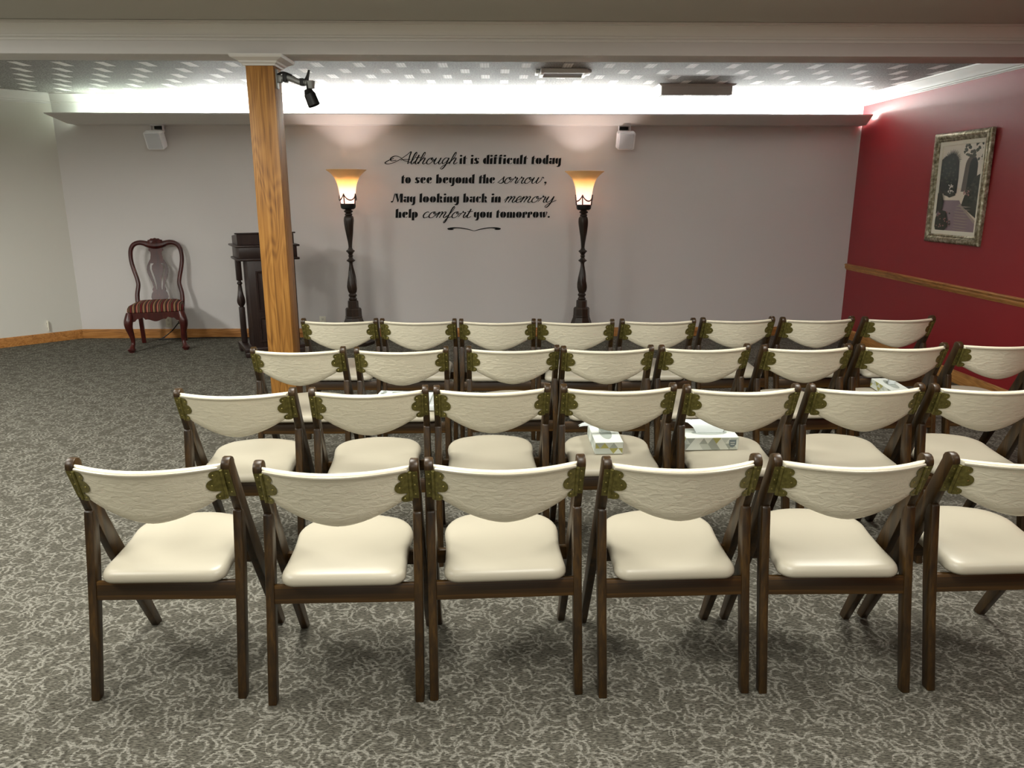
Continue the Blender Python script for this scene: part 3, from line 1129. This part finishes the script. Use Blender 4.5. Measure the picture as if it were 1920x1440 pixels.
def make_chair():
    t = thing('folding_chair', '', 'chair', (0, 0, 0), 0, 'padded wooden folding chairs set out in rows')
    # seat cushion
    m_ = MB()
    ol_ = []

    def arc(cx, cy, r, a0, a1, n=7):
        for i in range(n):
            a = a0 + (a1 - a0) * i / (n - 1)
            ol_.append((cx + r * math.cos(a), cy + r * math.sin(a)))
    arc(-.198 + .045, .045 + .045, .045, PI, 1.5 * PI)
    arc(.198 - .045, .045 + .045, .045, 1.5 * PI, 2 * PI)
    n_side = 4
    for i in range(1, n_side):
        f = i / n_side
        ol_.append((.198 - .004 * math.sin(f * PI), .09 + f * .235))
    arc(.2 - .115, .45 - .125, .115, 0, .42 * PI, 8)
    for i in range(1, 6):
        f = i / 6
        x = .096 - .192 * f
        ol_.append((x, .446 + .012 * math.sin(f * PI)))
    arc(-.2 + .115, .45 - .125, .115, .58 * PI, PI, 8)
    for i in range(1, n_side):
        f = 1 - i / n_side
        ol_.append((-.198 + .004 * math.sin(f * PI), .09 + f * .235))
    cy = .25
    rr_ = []
    for k, z in ((.94, 0), (.985, .003), (1.0, .010), (1.0, .018), (.985, .028), (.955, .036), (.90, .0405), (.75, .0435), (.45, .045), (.08, .0455)):
        rr_.append([(x * k, cy + (y - cy) * k, .394 + .085 * (cy + (y - cy) * k - .05) + z) for x, y in ol_])
    m_.rings(rr_)
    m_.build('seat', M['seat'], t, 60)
    # back panel, curved in plan, with a deep bow-shaped lower edge
    m_ = MB()
    sec = [(.04, 0.0), (.2, 0), (.4, 0), (.6, 0), (.8, 0), (.93, 0), (.975, .002), (1.0, .008), (1.006, .014), (1.0, .021), (.975, .027), (.9, .029), (.7, .031), (.45, .031), (.2, .029), (.04, .024), (0, .018), (0, .006)]
    rr_ = []
    NX = 26
    for i in range(NX + 1):
        x = -.222 + .444 * i / NX
        zb, zt = zbot(x), .795
        ring = []
        e = min(1.0, (0.222 - abs(x)) / .012 + .45)
        for v, d in sec:
            z = zb + (zt - zb) * v
            ring.append((x, yb(x, z) + .0155 + (d - .0155) * e, z))
        rr_.append(ring)
    m_.rings(rr_)
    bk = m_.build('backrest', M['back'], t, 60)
    m_ = MB()
    pth = []
    for i in range(NX + 1):
        x = -.216 + .432 * i / NX
        pth.append((x, yb(x, .787) - .0010, .7860))
    m_.tube(pth, .0046, 6)
    m_.build('piping', M['seat'], bk)
    for s in (-1, 1):
        # front leg: one straight board from the top of the back down to the front foot
        m_ = MB()
        pl_ = [(.448, 0.0), (.486, 0.0), (.283, .418), (.208, .56), (.102, .783)]
        for i in range(7):
            a = math.radians(20 + 165 * i / 6)
            pl_.append((.0745 + .0275 * math.cos(a), .786 + .026 * math.sin(a)))
        pl_ += [(.121, .615), (.212, .415)]
        m_.prism(pl_, -TX, TX, lambda a, b, c, s=s: (s * CH + c, a, b), bev=.004, seg=2)
        m_.build('front_leg', M['walnut'], t)
        # rear leg
        m_ = MB()
        pl_ = [(0.0, 0.0), (.034, 0.0), (.107, .33), (.136, .47), (.148, .560), (.146, .590), (.138, .610), (.126, .619), (.114, .614), (.083, .42), (.058, .28)]
        m_.prism(pl_, -TX - .0008, TX + .0008, lambda a, b, c, s=s: (s * CH + c, a, b), bev=.005, seg=2)
        m_.build('rear_leg', M['walnut'], t)
        # hinge: leaf on the leg, barrel, scalloped leaf on the panel
        m_ = MB()
        z0, z1 = .669, .778
        m_.prism([(.2205, z0 + .004), (.247, z0 + .004), (.247, z1), (.2205, z1)], -.0022, .0, lambda a, b, c, s=s: (s * a, ys(b) + c - .0006, b))
        m_.tube([(s * .2235, yb(.222, z0 + .004) - .0015, z0 + .004), (s * .2235, yb(.222, z1) - .0015, z1)], .0058, 8)
        lobes = ((.018, .763, .0145), (.022, .726, .0228), (.015, .682, .0122))
        pts = []
        NZ = 44
        for i in range(NZ + 1):
            z = z1 + .0005 - (z1 - z0 + .001) * i / NZ
            a = .010
            for (cx, cz, r) in lobes:
                if abs(z - cz) < r:
                    a = max(a, cx + math.sqrt(r * r - (z - cz) ** 2))
            pts.append((a, z))

        def yl(a, z):
            f = min(1, a / .04)
            lin = (ys(z) - .0016) * (1 - f) + (yb(.183, z) - .0032) * f
            return min(lin, yb(.2225 - a, z) - .0028)
        fr_, bk_ = [], []
        v0 = [(m_.bm.verts.new((s * .2225, yl(0, z), z)), m_.bm.verts.new((s * (.2225 - a), yl(a, z), z))) for a, z in pts]
        v1 = [(m_.bm.verts.new((s * .2225, yl(0, z) + .0018, z)), m_.bm.verts.new((s * (.2225 - a), yl(a, z) + .0018, z))) for a, z in pts]
        for i in range(NZ):
            m_.bm.faces.new((v0[i][0], v0[i + 1][0], v0[i + 1][1], v0[i][1]))
            m_.bm.faces.new((v1[i][0], v1[i][1], v1[i + 1][1], v1[i + 1][0]))
            m_.bm.faces.new((v0[i][1], v0[i + 1][1], v1[i + 1][1], v1[i][1]))
            m_.bm.faces.new((v0[i][0], v1[i][0], v1[i + 1][0], v0[i + 1][0]))
        m_.bm.faces.new((v0[0][0], v0[0][1], v1[0][1], v1[0][0]))
        m_.bm.faces.new((v0[NZ][0], v1[NZ][0], v1[NZ][1], v0[NZ][1]))
        for (a, z) in ((.022, .763), (.030, .726), (.017, .683)):
            m_.sphere((s * (.2225 - a), yl(a, z) - .0004, z), .0034, 1, 1, (1, .5, 1))
        for z in (.690, .727, .764):
            m_.sphere((s * .237, ys(z) - .0032, z), .0032, 1, 1, (1, .5, 1))
        m_.build('hinge', [M['brass'], M['screw']], t)
    m_ = MB()
    m_.box((0, .0850, .3530), (2 * (CH - TX) + .004, .021, .062), rot=Matrix.Rotation(math.radians(-10), 3, 'X'), bev=.004)
    m_.build('rear_rail', M['walnut_x'], t)
    m_ = MB()
    m_.box((0, .268, .383), (2 * (CH - TX) + .004, .02, .05), bev=.003)
    m_.build('cross_rail', M['walnut_x'], t)
    return t


def dup(root):
    r = root.copy()
    C.objects.link(r)
    for ch in list(root.children):
        c = ch.copy()
        C.objects.link(c)
        c.parent = r
        for g in list(ch.children):
            d = g.copy()
            C.objects.link(d)
            d.parent = c
    return r


ROWS = [
    ('nearest row', [(-1.072, 2.155, 0.2), (-.490, 2.122, .9), (.029, 2.143, 2.5), (.579, 2.140, 1.9), (1.110, 2.142, -.6), (1.673, 2.155, 1.5)]),
    ('second row', [(-1.094, 3.018, 1.2), (-.535, 3.031, 3.4), (-.015, 3.051, 2.6), (.526, 3.060, 1.5), (1.051, 3.038, .8), (1.588, 3.039, .2), (2.118, 3.030, .5)]),
    ('third row', [(-1.054, 3.895, .3), (-.503, 3.891, 2.0), (.092, 3.910, 1.8), (.60, 3.898, 2.2), (1.132, 3.917, 3.2), (1.683, 3.905, 3.2), (2.222, 3.925, 3.2), (2.787, 3.968, 2.0)]),
    ('farthest row', [(-1.025, 4.845, -.6), (-.511, 4.825, -1.8), (.008, 4.805, -.6), (.516, 4.782, -2.0), (1.062, 4.803, 2.6), (1.606, 4.85, 4.5), (2.137, 4.85, 3.2), (2.69, 4.86, 4.5)]),
]
ORD = ['first', 'second', 'third', 'fourth', 'fifth', 'sixth', 'seventh', 'eighth']
SPECIAL = {
    (0, 0): 'cream padded folding chair at the left end of the row nearest the camera',
    (0, 5): 'cream folding chair cut by the right frame edge in the nearest row',
    (1, 0): 'cream folding chair at the left end of the second row',
    (1, 3): 'cream folding chair in the second row holding the tissue box set endwise',
    (1, 4): 'cream folding chair in the second row holding the tissue box set lengthwise',
    (1, 6): 'cream folding chair cut by the right frame edge in the second row',
    (2, 0): 'cream folding chair at the left end of the third row, before the oak post',
    (2, 1): 'cream folding chair in the third row holding the pale leaf-patterned box',
    (2, 6): 'cream folding chair in the third row with a tissue box near the burgundy wall',
    (2, 7): 'cream folding chair cut by the right frame edge in the third row',
    (3, 0): 'cream folding chair at the left end of the farthest row, beside the oak post',
    (3, 7): 'cream folding chair at the right end of the farthest row, before the burgundy wall',
}
proto = make_chair()
seats = {}
for r, (rname, lst) in enumerate(ROWS):
    for c, (x, y, a) in enumerate(lst):
        o = proto if (r == 0 and c == 0) else dup(proto)
        o.location = (x, y, 0)
        o.rotation_euler = (0, 0, math.radians(a))
        o['label'] = SPECIAL.get((r, c), 'cream padded folding chair, %s from the left in the %s' % (ORD[c], rname))
        seats[(r, c)] = o

# ------------------------------------------------------------------ tissue boxes


def tri_face(m_, P, nu, seed):
    """geometric triangle print on a box side; P(u,v) maps the unit square to 3-D"""
    rd_ = random.Random(seed)
    for j in range(2):
        v0_, v1_ = j / 2, (j + 1) / 2
        for i in range(-1, nu + 1):
            for up in (0, 1):
                if (j % 2) == 0:
                    tri = [(i, v0_), (i + 1, v0_), (i + .5, v1_)] if up else [(i + .5, v1_), (i + 1, v0_), (i + 1.5, v1_)]
                else:
                    tri = [(i + .5, v0_), (i + 1.5, v0_), (i + 1, v1_)] if up else [(i + 1, v1_), (i + 1.5, v0_), (i + 2, v1_)]
                tri = [(min(1, max(0, a / nu)), b) for a, b in tri]
                if abs((tri[1][0] - tri[0][0]) * (tri[2][1] - tri[0][1]) - (tri[2][0] - tri[0][0]) * (tri[1][1] - tri[0][1])) < 1e-4:
                    continue
                q_ = rd_.random()
                f = m_.bm.faces.new([m_.bm.verts.new(P(a, b)) for a, b in tri])
                f.material_index = 0 if q_ < .42 else 1 if q_ < .62 else 2 if q_ < .9 else 3


def tissue_box(label, loc, rz, W, D, H, nu, nv, seed, mark=False, tuft=None):
    t = thing('tissue_box', label, 'tissue box', loc, rz, 'tissue boxes left on the seats')
    t.rotation_euler.x = .085
    m_ = MB()
    e = .0006
    m_.box((0, D / 2, H / 2), (W, D, H), bev=.002)
    tri_face(m_, lambda u_, v: (-W / 2 + .002 + u_ * (W - .004), -e, .002 + v * (H - .004)), nu, seed)
    tri_face(m_, lambda u_, v: (-W / 2 - e, D - .002 - u_ * (D - .004), .002 + v * (H - .004)), nv, seed + 1)
    tri_face(m_, lambda u_, v: (W / 2 + e, .002 + u_ * (D - .004), .002 + v * (H - .004)), nv, seed + 2)
    if mark:
        sh = [(.36, .016), (.40, .005), (.40, .0), (.40, .0)]
        cx, cz = W / 2 - .028, H * .52
        pts = [(cx - .016, cz + .018), (cx + .016, cz + .018), (cx + .017, cz - .004), (cx + .010, cz - .016), (cx, cz - .021), (cx - .010, cz - .016), (cx - .017, cz - .004)]
        f = m_.bm.faces.new([m_.bm.verts.new((a, -e * 2.2, b)) for a, b in pts])
        f.material_index = 4
        for k in range(2):
            z = cz + .004 - k * .010
            f = m_.bm.faces.new([m_.bm.verts.new(p) for p in ((cx - .011 + k * .002, -e * 3, z), (cx + .011 - k * .002, -e * 3, z), (cx + .011 - k * .002, -e * 3, z + .003), (cx - .011 + k * .002, -e * 3, z + .003))])
            f.material_index = 0
    m_.build('carton', [M['box_white'], M['box_grey'], M['box_pale'], M['box_gold'], M['box_mark']], t, 0)
    m_ = MB()
    # oval opening seen on the top
    lo, so = max(W, D) * .34, min(W, D) * .22
    rx, ry = (lo, so) if W > D else (so, lo)
    m_.lathe([(0, H + .0004), (1, H + .0008), (0, H + .0010)], 20)
    for v in m_.bm.verts:
        v.co.x *= rx
        v.co.y = D / 2 + v.co.y * ry
    m_.build('opening', M['box_grey'], t)
    # pulled tissue
    rd_ = random.Random(seed)
    m_ = MB()
    g = tuft or [(-.05, .03, 0), (.05, .03, 0)]
    N = 9
    rows = []
    for side in range(2):
        grid = []
        for i in range(N):
            row = []
            for j in range(N):
                u_, v = i / (N - 1) - .5, j / (N - 1)
                base = Vector((u_ * rx * 1.5, D / 2 + (0.004 if side else -.004), H + .001))
                tip = Vector(g[0]) * (1 - (u_ + .5)) + Vector(g[1]) * (u_ + .5)
                q_ = base + Vector((tip.x, tip.y, 0)) * v ** 1.4 + Vector((0, 0, tip.z * math.sin(v * 2.2)))
                q_ += Vector((rd_.uniform(-1, 1), rd_.uniform(-1, 1), rd_.uniform(-.4, .6))) * .005 * v
                q_.z = max(q_.z, H + .002 + .001 * side)
                row.append(m_.bm.verts.new(q_ + Vector((0, .0015 * side, .001 * side))))
            grid.append(row)
        rows.append(grid)
    for grid in rows:
        for i in range(N - 1):
            for j in range(N - 1):
                m_.bm.faces.new((grid[i][j], grid[i + 1][j], grid[i + 1][j + 1], grid[i][j + 1]))
    m_.build('tissue', M['tissue'], t, 50)
    return t


tissue_box('geometric print tissue box set endwise, tissue falling to its left', (.509, 3.240, 0.4525), math.radians(2), .128, .225, .058, 3, 5, 5, False, [(-.11, -.02, .055), (.075, -.015, .04)])
tissue_box('geometric print tissue box set lengthwise with a grey shield mark', (.987, 3.272, 0.4575), math.radians(1.5), .245, .115, .062, 6, 3, 9, True, [(-.10, .05, .05), (.10, .05, .055)])
tissue_box('tissue box with an upright tuft on a third row seat, near the burgundy wall', (2.318, 4.135, .4560), math.radians(3), .118, .225, .052, 3, 5, 21, False, [(-.005, .02, .05), (.05, .04, .07)])
# pale boxes lying on the second seat of the third row
for (lab, x, y, rz, sx, sy, sz, sd) in (('pale leaf-patterned flat box on a third row seat', -.60, 4.10, -9, .17, .24, .035, 1), ('pale striped flat box with a silver edge beside the leaf-patterned box', -.405, 4.10, -4, .14, .22, .03, 2)):
    t = thing('flat_box', lab, 'box', (x, y, seat_top(y - 3.866) - .0015), math.radians(rz))
    t.rotation_euler.x = .085
    mb = MB()
    mb.box((0, 0, sz / 2 + .004), (sx, sy, sz), bev=.003)
    mb.build('carton', M['tissue'], t)
    mb = MB()
    rd = random.Random(sd)
    if sd == 1:
        for k in range(16):
            cx, cy = -.05 + rd.uniform(-.012, .012), -.1 + .2 * k / 15
            a = rd.uniform(0, PI)
            pts = [(cx + .016 * math.cos(a + b) * (1 if i % 2 else .5), cy + .016 * math.sin(a + b) * (1 if i % 2 else .5), sz + .0046) for i, b in enumerate([j * 2 * PI / 8 for j in range(8)])]
            mb.bm.faces.new([mb.bm.verts.new(p) for p in pts])
        mb.box((.03, 0, sz + .0042), (.075, .2, .0006))
    else:
        for k in range(3):
            mb.box((-.04 + .04 * k, 0, sz + .0042), (.008, .2, .0006))
    mb.build('print', M['box_grey'], t, 0)

# ------------------------------------------------------------------ wall lettering
XA0, SXZ = -1.389, 2.332 / 1920.0           # picture-free scale: metres per lettering unit, left origin of the text block
ZA0, SZZ = 2.1795, 1.081 / 912.0


def T2W(u_, v):
    return (XA0 + u_ * SXZ, ZA0 - v * SZZ)


def S_(x, w_, y0, y1, cut=.13):
    return [(x, y0), (x + w_, y0), (x + w_, y1), (x, y1 - cut)]


def Lm(x, w_, y0, y1, n=9):
    cy, h = (y0 + y1) / 2, (y1 - y0) / 2
    return [(x + w_ - w_ * math.sin(PI * i / n) ** .8 if 0 < i < n else x + w_, cy + h * math.cos(PI * i / n)) for i in range(n + 1)]


def Rm(x, w_, y0, y1, n=9):
    cy, h = (y0 + y1) / 2, (y1 - y0) / 2
    return [(x + w_ * math.sin(PI * i / n) ** .8 if 0 < i < n else x, cy + h * math.cos(PI * i / n)) for i in range(n + 1)]


def El(cx, cy, rx, ry, n=12):
    return [(cx + rx * math.cos(2 * PI * i / n), cy + ry * math.sin(2 * PI * i / n)) for i in range(n)]


def N2(x, w_):
    return [(x, 0), (x + w_, 0), (x + w_, .72), (x + w_ * .8, .93), (x + w_ * .4, 1.0), (x, .88)]


TAIL = [(.41, 0.0), (.55, .04), (.66, .2), (.63, .26), (.52, .12), (.41, .09)]
BOLD = {
    'i': ([S_(0, .30, 0, 1), El(.15, 1.30, .16, .15)], .38),
    'l': ([S_(0, .30, 0, 1.5)], .38),
    't': ([S_(.05, .30, 0, 1.36, .3), [(.38, .86), (.5, .86), (.5, .98), (.38, .98)]], .52),
    'o': ([Lm(0, .35, 0, 1), Rm(.40, .35, 0, 1)], .83),
    'e': ([Lm(0, .35, 0, 1), Rm(.40, .28, .46, 1), TAIL], .76),
    'c': ([Lm(0, .35, 0, 1), El(.52, .80, .13, .17), TAIL], .74),
    's': ([Lm(.03, .32, .42, 1), Rm(.22, .36, 0, .58), El(.50, .85, .10, .10), El(.10, .15, .10, .10)], .66),
    'd': ([Lm(0, .35, 0, 1), S_(.40, .30, 0, 1.5)], .78),
    'b': ([S_(0, .30, 0, 1.5), Rm(.35, .35, 0, 1)], .78),
    'p': ([S_(0, .30, -.42, 1), Rm(.35, .35, 0, 1)], .78),
    'a': ([Lm(.0, .33, 0, .6), El(.2, .82, .17, .15), S_(.40, .30, 0, 1.0, .05)], .78),
    'n': ([S_(0, .30, 0, 1), N2(.36, .31)], .75),
    'h': ([S_(0, .30, 0, 1.5), N2(.36, .31)], .75),
    'm': ([S_(0, .30, 0, 1), N2(.36, .31), N2(.73, .31)], 1.12),
    'u': ([[(0, .2), (.12, .02), (.3, 0), (.3, 1), (0, .88)], S_(.37, .30, 0, 1)], .75),
    'k': ([S_(0, .30, 0, 1.5), Rm(.35, .30, .52, 1.02), [(.36, .48), (.56, .48), (.72, 0), (.40, 0)]], .80),
    'f': ([[(.05, 0), (.35, 0), (.35, 1.14), (.05, 1.08)], [(.06, 1.15), (.34, 1.2), (.44, 1.32), (.40, 1.46), (.26, 1.50), (.12, 1.38)], [(.37, .88), (.46, .88), (.46, .98), (.37, .98)]], .56),
    'r': ([S_(0, .30, 0, 1), Rm(.35, .25, .5, 1.02)], .64),
    'w': ([[(0, .9), (.3, 1), (.36, .1), (.2, 0), (.08, .2)], [(.38, .9), (.68, 1), (.72, .1), (.55, 0), (.45, .2)], [(.72, .1), (.80, .16), (.98, .85), (.92, 1.02), (.80, .95), (.86, .8)]], 1.05),
    'y': ([[(0, .25), (.12, .06), (.30, .04), (.30, 1), (0, .88)], S_(.37, .30, -.12, 1), [(.67, -.12), (.55, -.40), (.30, -.46), (.14, -.34), (.30, -.30), (.37, -.12)]], .75),
    'g': ([Lm(0, .35, 0, 1), S_(.40, .30, -.12, 1, .05), [(.70, -.12), (.58, -.40), (.30, -.46), (.12, -.34), (.28, -.30), (.40, -.12)]], .78),
    'M': ([El(-.20, .12, .13, .13), [(-.16, .0), (-.05, .1), (.20, 1.42), (.10, 1.42)], [(.18, 1.42), (.48, 1.42), (.62, .3), (.50, .02)], [(.52, .02), (.60, .1), (.86, 1.42), (.78, 1.42)], S_(.80, .32, 0, 1.42, 0)], 1.20),
    '.': ([El(.14, .14, .14, .15)], .34),
    ',': ([El(.14, .14, .14, .15), [(.2, .08), (.28, .1), (.12, -.3), (.04, -.3)]], .34),
}
SCR = {
    'A': ([[(.62, .38), (.05, .55), (-.45, 1.05), (-1.0, 1.25), (-1.35, .9), (-1.2, .5), (-.75, .62)], [(-1.05, .9), (-1.5, .55), (-1.75, .2), (-1.5, 0), (-1.0, .15), (-.4, .7), (.1, 1.4), (.42, 1.95), (.46, 1.3), (.52, .4), (.55, .0)], [(-.3, .62), (.2, .72), (.62, .7)]], .72),
    'l': ([[(-.1, .15), (.2, .6), (.36, 1.5), (.3, 1.85), (.17, 1.5), (.12, .3), (.25, 0), (.5, .25)]], .42),
    't': ([[(-.1, .2), (.12, .6), (.22, 1.45), (.12, .3), (.25, 0), (.5, .25)], [(-.05, 1.0), (.48, 1.05)]], .42),
    'h': ([[(-.1, .15), (.2, .65), (.36, 1.5), (.3, 1.85), (.17, 1.45), (.06, .0)], [(.08, .3), (.35, .92), (.52, .85), (.46, .2), (.6, 0), (.82, .25)]], .76),
    'o': ([[(.5, .98), (.2, .85), (.06, .4), (.18, .02), (.45, .08), (.62, .55), (.5, .98), (.42, .72), (.6, .62), (.85, .75)]], .78),
    'u': ([[(-.1, .3), (.1, .98), (.05, .25), (.2, 0), (.42, .3), (.56, .98), (.5, .2), (.64, 0), (.85, .25)]], .78),
    'g': ([[(.55, .9), (.25, .95), (.06, .45), (.2, .03), (.45, .35), (.58, .98), (.5, -.2), (.32, -.78), (.12, -.68), (.35, -.2), (.85, .25)]], .78),
    's': ([[(-.1, .1), (.25, .85), (.32, 1.08), (.35, .65), (.44, .25), (.25, 0), (.0, .12)], [(.3, .0), (.6, .3)]], .52),
    'r': ([[(-.1, .15), (.15, .85), (.18, 1.08), (.26, .86), (.46, .86), (.4, .25), (.52, 0), (.74, .25)]], .64),
    'w': ([[(-.1, .3), (.1, .98), (.05, .25), (.2, 0), (.42, .35), (.54, .98), (.5, .2), (.66, .02), (.9, .5), (.92, 1.0), (1.12, .82)]], 1.08),
    'm': ([[(-.1, .3), (.12, .95), (.14, .7), (.04, .0)], [(.05, .2), (.3, .93), (.45, .85), (.34, 0)], [(.36, .2), (.62, .93), (.78, .85), (.70, .2), (.84, 0), (1.05, .25)]], .98),
    'e': ([[(-.1, .2), (.32, .5), (.40, .85), (.27, 1.0), (.08, .65), (.1, .15), (.28, 0), (.55, .25)]], .5),
    'y': ([[(-.1, .3), (.1, .98), (.05, .25), (.2, .02), (.42, .35), (.58, .98), (.5, -.2), (.32, -.78), (.12, -.68), (.35, -.2), (.95, .35)]], .85),
    'c': ([[(.48, .82), (.38, .98), (.15, .8), (.06, .35), (.2, .0), (.4, .06), (.6, .25)]], .55),
    'f': ([[(-.1, .15), (.25, .7), (.45, 1.55), (.38, 1.85), (.26, 1.4), (.12, -.3), (.02, -.8), (-.08, -.7), (.1, -.1), (.5, .2)]], .46),
}
quote = thing('wall_lettering', 'black vinyl quotation lettering on the far wall between the floor lamps', 'wall lettering', (0, YB, 0))
TD0, TD1 = -.0035, -.0003


def put_poly(m_, pts):
    P = []
    for p in pts:
        if not P or (abs(P[-1][0] - p[0]) + abs(P[-1][1] - p[1])) > 1e-5:
            P.append(p)
    m_.prism(P, TD0, TD1, lambda a, b, c: (a, c, b))


def bold(m_, word, u0, u1, base, xh):
    adv = sum(BOLD[ch][1] for ch in word) - .07
    k = (u1 - u0) / adv
    x = 0 if word[0] != 'M' else .33
    if word[0] == 'M':
        k = (u1 - u0) / (adv + .33)
    for ch in word:
        for poly in BOLD[ch][0]:
            put_poly(m_, [T2W(u0 + (x + a + .05 * b) * k, base - b * xh) for a, b in poly])
        x += BOLD[ch][1]


def script(m_, word, u0, u1, base, xh, lead=0.1, wd=.125):
    adv = sum(SCR[ch][1] for ch in word) + lead
    k = (u1 - u0) / (adv + .1)
    x = lead
    sl = .42
    for ch in word:
        for st in SCR[ch][0]:
            pts = crom([(u0 + (x + a) * k + b * xh * sl, base - b * xh) for a, b in st], 6)
            W_ = [T2W(*p) for p in pts]
            hw_ = wd * xh * SZZ * .5
            Lf, Rt_ = [], []
            for i, p in enumerate(W_):
                q0, q1 = W_[max(i - 1, 0)], W_[min(i + 1, len(W_) - 1)]
                dx, dy = q1[0] - q0[0], q1[1] - q0[1]
                ln = math.hypot(dx, dy) or 1e-6
                # down strokes swell like a pen
                h_ = hw_ * (0.75 + 1.0 * max(0.0, -dy / ln) * (0.5 + .5 * math.sin(PI * i / (len(W_) - 1))))
                Lf.append((p[0] - dy / ln * h_, p[1] + dx / ln * h_))
                Rt_.append((p[0] + dy / ln * h_, p[1] - dx / ln * h_))
            rr_ = [[(a[0], TD0, a[1]), (b[0], TD0, b[1]), (b[0], TD1, b[1]), (a[0], TD1, a[1])] for a, b in zip(Lf, Rt_)]
            m_.rings(rr_)
        x += SCR[ch][1]


XH = 56
LINES = [
    (222, [('s', 'Although', 140, 800), ('b', 'it', 820, 882), ('b', 'is', 920, 995), ('b', 'difficult', 1030, 1428), ('b', 'today', 1465, 1735)]),
    (395, [('b', 'to', 290, 378), ('b', 'see', 413, 568), ('b', 'beyond', 605, 952), ('b', 'the', 990, 1138), ('s', 'sorrow', 1160, 1570), ('b', ',', 1585, 1607)]),
    (567, [('b', 'May', 190, 413), ('b', 'looking', 450, 810), ('b', 'back', 848, 1068), ('b', 'in', 1103, 1190), ('s', 'memory', 1215, 1690)]),
    (707, [('b', 'help', 228, 432), ('s', 'comfort', 460, 915), ('b', 'you', 942, 1108), ('b', 'tomorrow.', 1145, 1640)]),
]
for base, words in LINES:
    for kind, wd_, a, b in words:
        mb = MB()
        if kind == 'b':
            bold(mb, wd_, a, b, base, XH)
        else:
            script(mb, wd_, a, b, base, XH, 1.85 if wd_[0] == 'A' else .1)
        mb.build('script_word' if kind == 's' else 'bold_word', M['vinyl_black'], quote, 0)
mb = MB()
for s in (-1, 1):
    c0 = 945
    top = crom([(c0, 826), (c0 + s * 60, 808), (c0 + s * 130, 796), (c0 + s * 200, 795), (c0 + s * 240, 802), (c0 + s * 247, 808)], 5)
    bot = crom([(c0 + s * 247, 808), (c0 + s * 236, 817), (c0 + s * 210, 819), (c0 + s * 185, 816), (c0 + s * 195, 810), (c0 + s * 150, 803), (c0 + s * 70, 814), (c0, 830)], 5)
    put_poly(mb, [T2W(*p) for p in top + bot[1:]])
mb.build('flourish', M['vinyl_black'], quote, 0)
